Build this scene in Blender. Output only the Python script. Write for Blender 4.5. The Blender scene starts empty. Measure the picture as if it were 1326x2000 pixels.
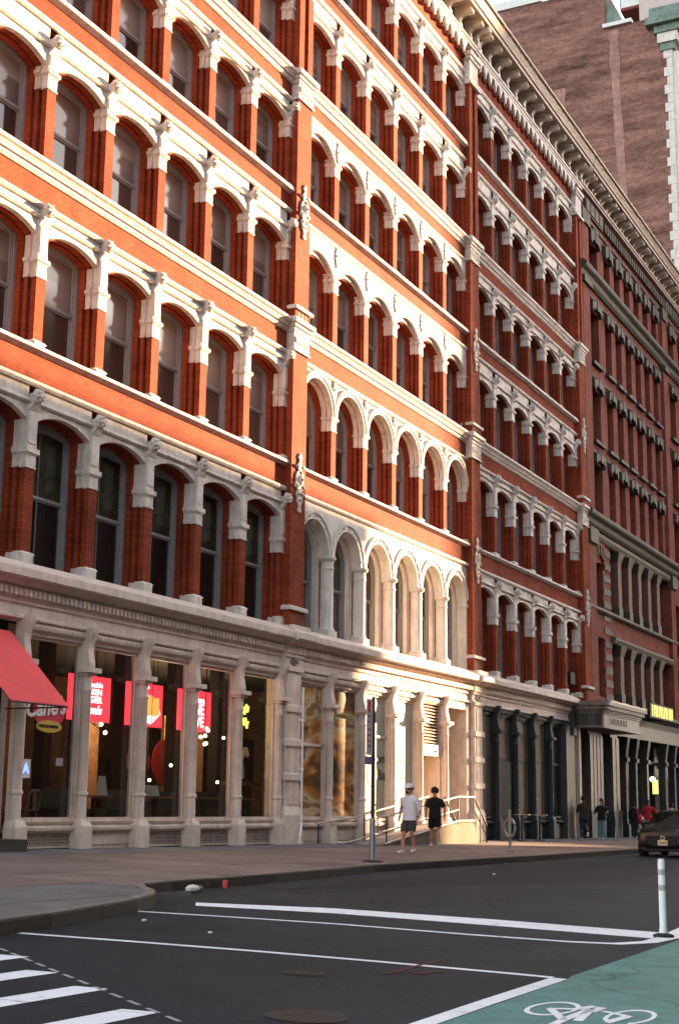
import bpy, bmesh, math, random
from mathutils import Vector, Matrix, noise
random.seed(7)
R = math.radians
SC = bpy.context.scene
COL = SC.collection
PI = math.pi

# ------------------------------------------------------------------ camera
YAW, PITCH, ROLL = R(63.494), R(11.639), R(0.7215)
CAM_LOC = Vector((0, -18.3, 0))
f_ = Vector((math.sin(YAW)*math.cos(PITCH), math.cos(YAW)*math.cos(PITCH), math.sin(PITCH)))
r0 = Vector((math.cos(YAW), -math.sin(YAW), 0))
u0 = r0.cross(f_)
r_ = r0*math.cos(ROLL) + u0*math.sin(ROLL)
u_ = -r0*math.sin(ROLL) + u0*math.cos(ROLL)
cd = bpy.data.cameras.new('camera')
cd.sensor_fit = 'VERTICAL'; cd.sensor_height = 36; cd.lens = 50
cd.clip_start = 0.1; cd.clip_end = 3000
cam = bpy.data.objects.new('camera', cd); COL.objects.link(cam)
m = Matrix((r_, u_, -f_)).transposed().to_4x4(); m.translation = CAM_LOC
cam.matrix_world = m
SC.camera = cam

# ------------------------------------------------------------------ light
SUN_AZ = R(68.0)      # from the facade normal (-Y) towards +X
SUN_EL = R(10.5)
w = bpy.data.worlds.new('World'); SC.world = w; w.use_nodes = True
nt = w.node_tree; bg = nt.nodes['Background']
sky = nt.nodes.new('ShaderNodeTexSky'); sky.sky_type = 'NISHITA'; sky.sun_disc = False
sky.sun_elevation = SUN_EL
SUN_DIR = Vector((math.sin(SUN_AZ)*math.cos(SUN_EL), -math.cos(SUN_AZ)*math.cos(SUN_EL), math.sin(SUN_EL)))
sky.sun_rotation = math.atan2(SUN_DIR.x, SUN_DIR.y)
sky.air_density = 1.0; sky.dust_density = 1.5; sky.ozone_density = 0.5
hs = nt.nodes.new('ShaderNodeHueSaturation'); hs.inputs['Saturation'].default_value = 0.45   # film balanced for daylight: a whiter, warmer sky
tn = nt.nodes.new('ShaderNodeMix'); tn.data_type = 'RGBA'; tn.blend_type = 'MULTIPLY'; tn.inputs['Factor'].default_value = 1; tn.inputs['B'].default_value = (1.03, 1.0, 0.985, 1)
nt.links.new(sky.outputs[0], hs.inputs['Color']); nt.links.new(hs.outputs[0], tn.inputs['A']); nt.links.new(tn.outputs['Result'], bg.inputs[0]); bg.inputs[1].default_value = 0.093
sd = bpy.data.lights.new('sun', 'SUN'); sd.energy = 5.0; sd.angle = R(0.55); sd.color = (1.0, 0.66, 0.36)
sun = bpy.data.objects.new('sun', sd); COL.objects.link(sun)
sun.rotation_euler = SUN_DIR.to_track_quat('Z', 'Y').to_euler()
sun.location = (60, -60, 60)
vs = SC.view_settings
vs.view_transform = 'Standard'; vs.look = 'None'; vs.gamma = 1; vs.exposure = 3.05
vs.use_curve_mapping = False
SC.cycles.use_denoising = True
SC.cycles.max_bounces = 8; SC.cycles.transparent_max_bounces = 12
SC.cycles.caustics_reflective = False; SC.cycles.caustics_refractive = False
SC.cycles.sample_clamp_indirect = 6

# ------------------------------------------------------------------ materials
MATS = {}
def _n(nt, t): return nt.nodes.new(t)
def mat(name, col, rough=0.7, var=0.15, vscale=3.0, bump=0.0, bscale=40.0, metal=0.0, spec=0.3, coat=0.0, streak=0.0, col2=None, emit=None, estr=0.0, rnd=0.0):
    m = bpy.data.materials.new(name); m.use_nodes = True
    nt = m.node_tree; L = nt.links; b = nt.nodes['Principled BSDF']
    b.inputs['Roughness'].default_value = rough; b.inputs['Metallic'].default_value = metal
    b.inputs['Specular IOR Level'].default_value = spec; b.inputs['Coat Weight'].default_value = coat
    geo = _n(nt, 'ShaderNodeNewGeometry')
    ns = _n(nt, 'ShaderNodeTexNoise'); ns.inputs['Scale'].default_value = vscale; ns.inputs['Detail'].default_value = 6; ns.inputs['Roughness'].default_value = 0.65
    L.new(geo.outputs['Position'], ns.inputs['Vector'])
    mx = _n(nt, 'ShaderNodeMix'); mx.data_type = 'RGBA'
    c2 = col2 or tuple(c*(1-var*2.2) for c in col)
    mx.inputs['A'].default_value = (*[min(1, c*(1+var*0.7)) for c in col], 1); mx.inputs['B'].default_value = (*c2, 1)
    rp = _n(nt, 'ShaderNodeMapRange'); rp.inputs['From Min'].default_value = 0.35; rp.inputs['From Max'].default_value = 0.7
    L.new(ns.outputs['Fac'], rp.inputs['Value']); L.new(rp.outputs[0], mx.inputs['Factor'])
    out = mx.outputs['Result']
    if streak > 0:
        mp = _n(nt, 'ShaderNodeMapping'); mp.inputs['Scale'].default_value = (6, 6, 0.5); L.new(geo.outputs['Position'], mp.inputs['Vector'])
        n2 = _n(nt, 'ShaderNodeTexNoise'); n2.inputs['Scale'].default_value = 1.3; n2.inputs['Detail'].default_value = 8; L.new(mp.outputs[0], n2.inputs['Vector'])
        r2 = _n(nt, 'ShaderNodeMapRange'); r2.inputs['From Min'].default_value = 0.52; r2.inputs['From Max'].default_value = 0.75; r2.inputs['To Max'].default_value = streak
        L.new(n2.outputs['Fac'], r2.inputs['Value'])
        m2 = _n(nt, 'ShaderNodeMix'); m2.data_type = 'RGBA'; L.new(r2.outputs[0], m2.inputs['Factor']); L.new(out, m2.inputs['A'])
        m2.inputs['B'].default_value = (*[c*0.35 for c in col], 1); out = m2.outputs['Result']
    if rnd > 0:
        oi = _n(nt, 'ShaderNodeObjectInfo'); hv = _n(nt, 'ShaderNodeHueSaturation')
        r3 = _n(nt, 'ShaderNodeMapRange'); r3.inputs['To Min'].default_value = 1-rnd; r3.inputs['To Max'].default_value = 1+rnd
        L.new(oi.outputs['Random'], r3.inputs['Value']); L.new(r3.outputs[0], hv.inputs['Value']); L.new(out, hv.inputs['Color']); out = hv.outputs[0]
    L.new(out, b.inputs['Base Color'])
    if bump > 0:
        nb = _n(nt, 'ShaderNodeTexNoise'); nb.inputs['Scale'].default_value = bscale; nb.inputs['Detail'].default_value = 4; L.new(geo.outputs['Position'], nb.inputs['Vector'])
        bp = _n(nt, 'ShaderNodeBump'); bp.inputs['Strength'].default_value = bump; bp.inputs['Distance'].default_value = 0.02
        L.new(nb.outputs['Fac'], bp.inputs['Height']); L.new(bp.outputs[0], b.inputs['Normal'])
    if emit:
        b.inputs['Emission Color'].default_value = (*emit, 1); b.inputs['Emission Strength'].default_value = estr
    MATS[name] = m
    return m

def brick_mat(name, c1, c2, mortar, bw=0.22, rh=0.075, ms=0.008, big=0.25, bump=0.5, streaky=False):
    m = bpy.data.materials.new(name); m.use_nodes = True
    nt = m.node_tree; L = nt.links; b = nt.nodes['Principled BSDF']
    b.inputs['Roughness'].default_value = 0.85; b.inputs['Specular IOR Level'].default_value = 0.08
    geo = _n(nt, 'ShaderNodeNewGeometry'); sp = _n(nt, 'ShaderNodeSeparateXYZ'); L.new(geo.outputs['Position'], sp.inputs[0])
    ad = _n(nt, 'ShaderNodeMath'); L.new(sp.outputs[0], ad.inputs[0]); L.new(sp.outputs[1], ad.inputs[1])
    cb = _n(nt, 'ShaderNodeCombineXYZ'); L.new(ad.outputs[0], cb.inputs[0]); L.new(sp.outputs[2], cb.inputs[1])
    bt = _n(nt, 'ShaderNodeTexBrick'); L.new(cb.outputs[0], bt.inputs['Vector'])
    bt.inputs['Scale'].default_value = 1; bt.inputs['Brick Width'].default_value = bw; bt.inputs['Row Height'].default_value = rh
    bt.inputs['Mortar Size'].default_value = ms; bt.inputs['Mortar Smooth'].default_value = 0.2; bt.inputs['Bias'].default_value = -0.1
    bt.inputs['Color1'].default_value = (*c1, 1); bt.inputs['Color2'].default_value = (*c2, 1); bt.inputs['Mortar'].default_value = (*mortar, 1)
    ns = _n(nt, 'ShaderNodeTexNoise'); ns.inputs['Scale'].default_value = 0.9; ns.inputs['Detail'].default_value = 9; ns.inputs['Roughness'].default_value = 0.7
    if streaky:
        mp = _n(nt, 'ShaderNodeMapping'); mp.inputs['Scale'].default_value = (0.22, 0.22, 1.3); L.new(geo.outputs['Position'], mp.inputs['Vector']); L.new(mp.outputs[0], ns.inputs['Vector'])
    else:
        L.new(geo.outputs['Position'], ns.inputs['Vector'])
    rp = _n(nt, 'ShaderNodeMapRange'); rp.inputs['From Min'].default_value = 0.3; rp.inputs['From Max'].default_value = 0.72
    rp.inputs['To Min'].default_value = 1+big; rp.inputs['To Max'].default_value = 1-big*1.5; L.new(ns.outputs['Fac'], rp.inputs['Value'])
    hv = _n(nt, 'ShaderNodeHueSaturation'); L.new(bt.outputs['Color'], hv.inputs['Color']); L.new(rp.outputs[0], hv.inputs['Value'])
    m3 = _n(nt, 'ShaderNodeMapping'); m3.inputs['Scale'].default_value = (5, 5, 0.35); L.new(geo.outputs['Position'], m3.inputs['Vector'])
    n3 = _n(nt, 'ShaderNodeTexNoise'); n3.inputs['Scale'].default_value = 1.1; n3.inputs['Detail'].default_value = 8; n3.inputs['Roughness'].default_value = 0.7; L.new(m3.outputs[0], n3.inputs['Vector'])
    r3 = _n(nt, 'ShaderNodeMapRange'); r3.inputs['From Min'].default_value = 0.5; r3.inputs['From Max'].default_value = 0.78; r3.inputs['To Min'].default_value = 0; r3.inputs['To Max'].default_value = 0.55; L.new(n3.outputs['Fac'], r3.inputs['Value'])
    x3 = _n(nt, 'ShaderNodeMix'); x3.data_type = 'RGBA'; L.new(r3.outputs[0], x3.inputs['Factor']); L.new(hv.outputs[0], x3.inputs['A']); x3.inputs['B'].default_value = (*[q*0.35+0.006 for q in c1], 1)
    L.new(x3.outputs['Result'], b.inputs['Base Color'])
    bp = _n(nt, 'ShaderNodeBump'); bp.inputs['Strength'].default_value = bump; bp.inputs['Distance'].default_value = 0.012; bp.invert = True
    L.new(bt.outputs['Fac'], bp.inputs['Height']); L.new(bp.outputs[0], b.inputs['Normal'])
    MATS[name] = m
    return m

def street_mat(name, base, rough=0.85, wear=None, crack=0.6, aggr=0.35, stain=0.3, scale=0.4, spots=0.0, rnd=0.0):
    """aggregate, stains, fine cracks; wear = colour that shows through where the surface has worn off"""
    m = bpy.data.materials.new(name); m.use_nodes = True
    nt = m.node_tree; L = nt.links; b = nt.nodes['Principled BSDF']; b.inputs['Roughness'].default_value = rough; b.inputs['Specular IOR Level'].default_value = 0.08
    geo = _n(nt, 'ShaderNodeNewGeometry'); P = geo.outputs['Position']
    def noise(sc, det=6, ro=0.65, dist=0.0):
        x = _n(nt, 'ShaderNodeTexNoise'); x.inputs['Scale'].default_value = sc; x.inputs['Detail'].default_value = det; x.inputs['Roughness'].default_value = ro; x.inputs['Distortion'].default_value = dist; L.new(P, x.inputs['Vector']); return x.outputs['Fac']
    def rng(v, a0, a1, b0, b1):
        x = _n(nt, 'ShaderNodeMapRange'); L.new(v, x.inputs['Value'])
        for k, q in zip(('From Min', 'From Max', 'To Min', 'To Max'), (a0, a1, b0, b1)): x.inputs[k].default_value = q
        return x.outputs[0]
    def mul(a_, b_):
        x = _n(nt, 'ShaderNodeMath'); x.operation = 'MULTIPLY'; L.new(a_, x.inputs[0]); L.new(b_, x.inputs[1]); return x.outputs[0]
    v = rng(noise(70, 3, .7), .3, .7, 1-aggr, 1+aggr)
    v = mul(v, rng(noise(scale, 8, .7, .4), .3, .7, 1+stain, 1-stain))
    v = mul(v, rng(noise(scale*6, 5), .35, .7, 1+stain*.4, 1-stain*.4))
    if crack > 0:
        vo = _n(nt, 'ShaderNodeTexVoronoi'); vo.feature = 'DISTANCE_TO_EDGE'; vo.inputs['Scale'].default_value = 0.32
        wn = _n(nt, 'ShaderNodeTexNoise'); wn.inputs['Scale'].default_value = 1.1; wn.inputs['Detail'].default_value = 6; L.new(P, wn.inputs['Vector'])
        mx = _n(nt, 'ShaderNodeMix'); mx.data_type = 'RGBA'; mx.inputs['Factor'].default_value = 0.45; L.new(P, mx.inputs['A']); L.new(wn.outputs['Color'], mx.inputs['B']); L.new(mx.outputs['Result'], vo.inputs['Vector'])
        v = mul(v, rng(vo.outputs['Distance'], .0, .006, 1-crack, 1))
    if spots > 0:
        vs_ = _n(nt, 'ShaderNodeTexVoronoi'); vs_.inputs['Scale'].default_value = 2.2; L.new(P, vs_.inputs['Vector'])
        v = mul(v, rng(vs_.outputs['Distance'], .07, .10, 1-spots, 1))
    col = _n(nt, 'ShaderNodeMix'); col.data_type = 'RGBA'; col.blend_type = 'MULTIPLY'; col.inputs['Factor'].default_value = 1; col.inputs['A'].default_value = (*base, 1)
    cc = _n(nt, 'ShaderNodeCombineColor'); [L.new(v, cc.inputs[k]) for k in range(3)]; L.new(cc.outputs[0], col.inputs['B'])
    out = col.outputs['Result']
    if wear:
        wf = rng(noise(9, 8, .75), .56, .66, 0, .85); w2 = rng(noise(1.2, 5), .42, .62, .15, 1)
        wm = _n(nt, 'ShaderNodeMix'); wm.data_type = 'RGBA'; L.new(mul(wf, w2), wm.inputs['Factor']); L.new(out, wm.inputs['A']); wm.inputs['B'].default_value = (*wear, 1); out = wm.outputs['Result']
    if rnd > 0:
        oi = _n(nt, 'ShaderNodeObjectInfo'); hv = _n(nt, 'ShaderNodeHueSaturation'); L.new(rng(oi.outputs['Random'], 0, 1, 1-rnd, 1+rnd), hv.inputs['Value']); L.new(out, hv.inputs['Color']); out = hv.outputs[0]
    L.new(out, b.inputs['Base Color'])
    bp = _n(nt, 'ShaderNodeBump'); bp.inputs['Strength'].default_value = 0.5; bp.inputs['Distance'].default_value = 0.01; L.new(noise(110, 3, .7), bp.inputs['Height']); L.new(bp.outputs[0], b.inputs['Normal'])
    MATS[name] = m
def glass_mat(name, tint=(0.75, 0.8, 0.78), refl=0.12):
    m = bpy.data.materials.new(name); m.use_nodes = True
    nt = m.node_tree; L = nt.links; nt.nodes.remove(nt.nodes['Principled BSDF'])
    tr = _n(nt, 'ShaderNodeBsdfTransparent'); tr.inputs[0].default_value = (*tint, 1)
    gl = _n(nt, 'ShaderNodeBsdfGlossy'); gl.inputs['Roughness'].default_value = 0.03; gl.inputs[0].default_value = (0.9, 0.9, 0.9, 1)
    lw = _n(nt, 'ShaderNodeLayerWeight'); lw.inputs[0].default_value = 0.35
    mm = _n(nt, 'ShaderNodeMath'); mm.operation = 'MULTIPLY_ADD'; mm.inputs[1].default_value = 0.5; mm.inputs[2].default_value = refl*0.3
    L.new(lw.outputs['Fresnel'], mm.inputs[0])
    mx = _n(nt, 'ShaderNodeMixShader'); L.new(mm.outputs[0], mx.inputs[0]); L.new(tr.outputs[0], mx.inputs[1]); L.new(gl.outputs[0], mx.inputs[2])
    L.new(mx.outputs[0], nt.nodes['Material Output'].inputs[0])
    MATS[name] = m
    return m

brick_mat('red_brick', (0.285, 0.057, 0.025), (0.215, 0.041, 0.018), (0.185, 0.037, 0.018), big=0.3, bump=0.35)
brick_mat('rose_brick', (0.235, 0.072, 0.052), (0.20, 0.06, 0.043), (0.185, 0.06, 0.045), bump=0.3)
brick_mat('tower_brick', (0.29, 0.148, 0.115), (0.18, 0.088, 0.07), (0.30, 0.18, 0.15), bw=0.30, rh=0.16, ms=0.012, big=0.5, streaky=True)
brick_mat('tower_patch', (0.42, 0.24, 0.20), (0.35, 0.19, 0.16), (0.4, 0.26, 0.23), bw=0.30, rh=0.16, big=0.3)
brick_mat('opposite_brick', (0.28, 0.16, 0.11), (0.24, 0.13, 0.09), (0.3, 0.25, 0.2))
mat('white_stone', (0.68, 0.605, 0.555), 0.7, 0.11, 2.6, 0.3, 45, streak=0.55)
mat('white_iron', (0.70, 0.645, 0.59), 0.6, 0.08, 2.4, 0.15, 45, streak=0.45)
mat('taupe_paint', (0.68, 0.56, 0.49), 0.6, 0.09, 2.5, 0.1, 50, streak=0.45)
mat('taupe_dark', (0.16, 0.13, 0.115), 0.6, 0.1, 4)
mat('sash_paint', (0.25, 0.25, 0.265), 0.5, 0.06, 3)
mat('sash_dark', (0.05, 0.052, 0.056), 0.5, 0.06, 3)
mat('pane_shade_haze', (0.21, 0.16, 0.145), 0.10, 0.04, 0.6, spec=0.5, rnd=0.3)  # roller shade tone, lightened in colour to stand in for haze on glass
mat('pane_blind', (0.30, 0.245, 0.22), 0.14, 0.05, 0.8, spec=0.5, rnd=0.25)
mat('pane_dim', (0.07, 0.048, 0.042), 0.07, 0.08, 0.6, spec=0.5, rnd=0.55)
mat('pane_green', (0.032, 0.036, 0.022), 0.08, 0.3, 1.5, spec=0.45, rnd=0.6)
mat('pane_black', (0.012, 0.014, 0.014), 0.08, 0.2, 1.5, spec=0.45, rnd=0.4)
mat('pane_tan', (0.13, 0.105, 0.078), 0.6, 0.12, 1.2, spec=0.08)
mat('iron_slate', (0.022, 0.028, 0.031), 0.65, 0.12, 3)
mat('iron_slate_pale', (0.046, 0.046, 0.043), 0.55, 0.1, 3, streak=0.2)
mat('brownstone_dark', (0.055, 0.045, 0.038), 0.7, 0.15, 3, 0.2, 30)
mat('column_brown', (0.135, 0.062, 0.045), 0.75, 0.1, 3)
mat('emblem_red', (0.16, 0.012, 0.01), 0.6, 0.1, 4)
mat('brownstone_and_shade', (0.095, 0.072, 0.058), 0.7, 0.12, 3, 0.1, 30)  # dark stone; also stands in for shade between the cornice brackets
mat('bracket_paint', (0.62, 0.53, 0.46), 0.65, 0.08, 2, streak=0.3)
mat('cornice_paint', (0.43, 0.33, 0.265), 0.6, 0.08, 2, streak=0.3)
mat('pale_render', (0.58, 0.54, 0.48), 0.9, 0.05, 1)
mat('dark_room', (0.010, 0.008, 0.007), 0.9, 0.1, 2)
street_mat('asphalt', (0.0195, 0.0228, 0.0272), 0.8, aggr=0.45, stain=0.32, crack=0.55)
street_mat('asphalt_patch', (0.016, 0.0186, 0.022), 0.85, aggr=0.4, stain=0.2, crack=0.2)
street_mat('road_paint', (0.72, 0.73, 0.76), 0.7, wear=(0.10, 0.10, 0.11), aggr=0.10, stain=0.10, crack=0.35)
street_mat('worn_paint', (0.30, 0.30, 0.32), 0.8, wear=(0.03, 0.03, 0.035), aggr=0.2, stain=0.3, crack=0)
street_mat('lane_green', (0.105, 0.215, 0.19), 0.8, wear=(0.05, 0.09, 0.08), aggr=0.16, stain=0.22, crack=0.35, scale=0.7)
street_mat('slab_pink', (0.178, 0.130, 0.120), 0.85, aggr=0.16, stain=0.22, crack=0, scale=0.8, spots=0.35, rnd=0.16)
street_mat('slab_grey', (0.135, 0.128, 0.13), 0.85, aggr=0.16, stain=0.2, crack=0, scale=0.8, spots=0.3, rnd=0.12)
mat('joint_dirt', (0.07, 0.06, 0.055), 0.95, 0.1, 3)
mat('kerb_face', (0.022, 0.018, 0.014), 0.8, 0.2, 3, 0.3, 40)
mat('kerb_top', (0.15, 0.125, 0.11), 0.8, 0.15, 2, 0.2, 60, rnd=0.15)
mat('awning_red', (0.74, 0.075, 0.085), 0.75, 0.06, 2, 0.15, 300)
mat('galvanised', (0.25, 0.255, 0.27), 0.45, 0.1, 6, metal=0.6)
mat('pole_brown', (0.03, 0.022, 0.02), 0.6, 0.1, 4)
mat('rail_steel', (0.36, 0.29, 0.25), 0.5, 0.06, 4, metal=0.3)
mat('concrete_warm', (0.16, 0.13, 0.10), 0.9, 0.15, 2, 0.3, 60)
mat('concrete_deck', (0.28, 0.23, 0.21), 0.9, 0.15, 2, 0.3, 60)
mat('sign_pink', (0.55, 0.42, 0.48), 0.5, 0.04, 5)
mat('sign_red', (0.62, 0.05, 0.08), 0.5, 0.04, 5)
mat('sign_purple', (0.20, 0.13, 0.24), 0.5, 0.04, 5)
mat('plastic_white', (0.72, 0.73, 0.76), 0.5, 0.05, 6)
mat('reflective_grey', (0.36, 0.34, 0.33), 0.4, 0.05, 10)
mat('rubber_black', (0.015, 0.015, 0.016), 0.8, 0.1, 10)
mat('rust', (0.038, 0.024, 0.019), 0.9, 0.25, 8, 0.4, 80)
mat('film_green', (0.36, 0.39, 0.31), 0.25, 0.03, 1.0, spec=0.4)
mat('letter_grey', (0.035, 0.042, 0.03), 0.5, 0.02, 5)
mat('egg_orange', (0.80, 0.36, 0.045), 0.5, 0.04, 5)
mat('plain_white', (0.75, 0.75, 0.73), 0.6, 0.05, 5)
mat('plain_black', (0.012, 0.012, 0.013), 0.7, 0.1, 8)
mat('copper_green', (0.19, 0.26, 0.22), 0.7, 0.2, 2, streak=0.5)
mat('stucco_pink', (0.56, 0.46, 0.44), 0.85, 0.04, 2)
mat('lit_red', (0.55, 0.01, 0.02), 0.4, 0.02, 3, emit=(1.0, 0.035, 0.055), estr=0.27)
mat('lit_white', (0.8, 0.8, 0.8), 0.4, 0.02, 3, emit=(1.0, 0.88, 0.86), estr=0.30)
mat('lit_orange', (0.7, 0.35, 0.1), 0.4, 0.1, 20, emit=(1.0, 0.36, 0.08), estr=0.22, col2=(0.4, 0.15, 0.03))
mat('neon_yellow', (0.6, 0.6, 0.05), 0.4, 0.02, 3, emit=(0.85, 0.95, 0.06), estr=0.55)
mat('bulb_warm', (0.9, 0.8, 0.6), 0.4, 0.02, 3, emit=(1.0, 0.78, 0.5), estr=2.2)
mat('box_yellow', (0.8, 0.7, 0.1), 0.4, 0.02, 3, emit=(1.0, 0.80, 0.12), estr=0.35)
mat('strip_orange', (0.7, 0.3, 0.05), 0.4, 0.02, 3, emit=(1.0, 0.38, 0.03), estr=0.18)
mat('sign_lit_yellow', (0.5, 0.45, 0.05), 0.4, 0.1, 20, emit=(0.75, 0.62, 0.04), estr=0.12)
mat('neon_green', (0.05, 0.5, 0.05), 0.4, 0.02, 3, emit=(0.1, 0.9, 0.15), estr=0.35)
mat('neon_blue', (0.1, 0.1, 0.6), 0.4, 0.02, 3, emit=(0.15, 0.25, 1.0), estr=0.35)
mat('wall_tan', (0.34, 0.20, 0.10), 0.9, 0.18, 6, 0.4, 30)
mat('wall_brown', (0.10, 0.055, 0.03), 0.9, 0.25, 3)
mat('wood_table', (0.24, 0.11, 0.045), 0.4, 0.15, 8)
mat('booth_dark', (0.02, 0.028, 0.03), 0.6, 0.1, 5)
mat('floor_dark', (0.05, 0.038, 0.03), 0.5, 0.15, 4)
mat('steel_chair', (0.22, 0.23, 0.23), 0.35, 0.1, 8, metal=0.5)
mat('gold_oval', (0.62, 0.43, 0.08), 0.5, 0.05, 8)
mat('skin', (0.42, 0.20, 0.135), 0.6, 0.05, 9)
mat('skin_dark', (0.12, 0.06, 0.04), 0.6, 0.05, 9)
mat('cloth_white', (0.70, 0.66, 0.70), 0.85, 0.05, 9, 0.2, 60)
mat('cloth_black', (0.010, 0.011, 0.010), 0.9, 0.1, 9)
mat('cloth_grey', (0.050, 0.052, 0.052), 0.9, 0.1, 9)
mat('cloth_brown', (0.030, 0.022, 0.016), 0.9, 0.1, 9)
mat('cloth_red', (0.40, 0.022, 0.025), 0.85, 0.08, 9)
mat('cloth_beige', (0.42, 0.32, 0.26), 0.85, 0.05, 9)
mat('denim', (0.12, 0.20, 0.25), 0.9, 0.1, 9)
mat('denim_dark', (0.018, 0.03, 0.045), 0.9, 0.1, 9)
mat('cloth_pale', (0.35, 0.35, 0.37), 0.85, 0.05, 9)
mat('hair_dark', (0.018, 0.010, 0.007), 0.7, 0.1, 20)
mat('shoe_white', (0.66, 0.64, 0.62), 0.6, 0.05, 9)
mat('car_paint', (0.005, 0.007, 0.009), 0.25, 0.05, 3, spec=0.4, coat=0.3)
mat('car_glass', (0.012, 0.016, 0.016), 0.05, 0.05, 3, spec=0.6)
mat('chrome', (0.6, 0.6, 0.6), 0.15, 0.02, 3, metal=1.0)
mat('plate_cream', (0.62, 0.50, 0.36), 0.5, 0.05, 20)
mat('lamp_glass', (0.35, 0.37, 0.36), 0.1, 0.05, 10, spec=0.6)
mat('poster_black', (0.006, 0.006, 0.008), 0.3, 0.1, 3)
mat('litter_white', (0.6, 0.58, 0.55), 0.8, 0.1, 20)
street_mat('marking_pink', (0.10, 0.034, 0.038), 0.85, wear=(0.022, 0.022, 0.025), aggr=0.3, stain=0.3, crack=0)
mat('roof_tar', (0.05, 0.05, 0.05), 0.9, 0.1, 2)
glass_mat('shop_glass')

def poster_mat(name):
    m = bpy.data.materials.new(name); m.use_nodes = True
    nt = m.node_tree; L = nt.links; b = nt.nodes['Principled BSDF']; b.inputs['Roughness'].default_value = 0.25
    geo = _n(nt, 'ShaderNodeNewGeometry')
    mp = _n(nt, 'ShaderNodeMapping'); mp.inputs['Scale'].default_value = (0.34, 1, 0.72); L.new(geo.outputs['Position'], mp.inputs[0])
    ns = _n(nt, 'ShaderNodeTexNoise'); ns.inputs['Scale'].default_value = 1.15; ns.inputs['Detail'].default_value = 3.5; ns.inputs['Distortion'].default_value = 0.5; ns.inputs['Roughness'].default_value = 0.6
    L.new(mp.outputs[0], ns.inputs['Vector'])
    cr = _n(nt, 'ShaderNodeValToRGB'); e = cr.color_ramp.elements
    e[0].position = 0.34; e[0].color = (0.030, 0.014, 0.006, 1); e[1].position = 0.78; e[1].color = (0.62, 0.50, 0.32, 1)
    for p, c in ((0.42, (0.16, 0.055, 0.012, 1)), (0.475, (0.42, 0.17, 0.035, 1)), (0.515, (0.50, 0.32, 0.13, 1)), (0.555, (0.52, 0.42, 0.26, 1)), (0.59, (0.20, 0.10, 0.03, 1)), (0.62, (0.34, 0.17, 0.05, 1)), (0.67, (0.58, 0.48, 0.33, 1))):
        x = cr.color_ramp.elements.new(p); x.color = c
    L.new(ns.outputs['Fac'], cr.inputs[0]); L.new(cr.outputs[0], b.inputs['Base Color'])
    MATS[name] = m
poster_mat('food_print')

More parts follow.
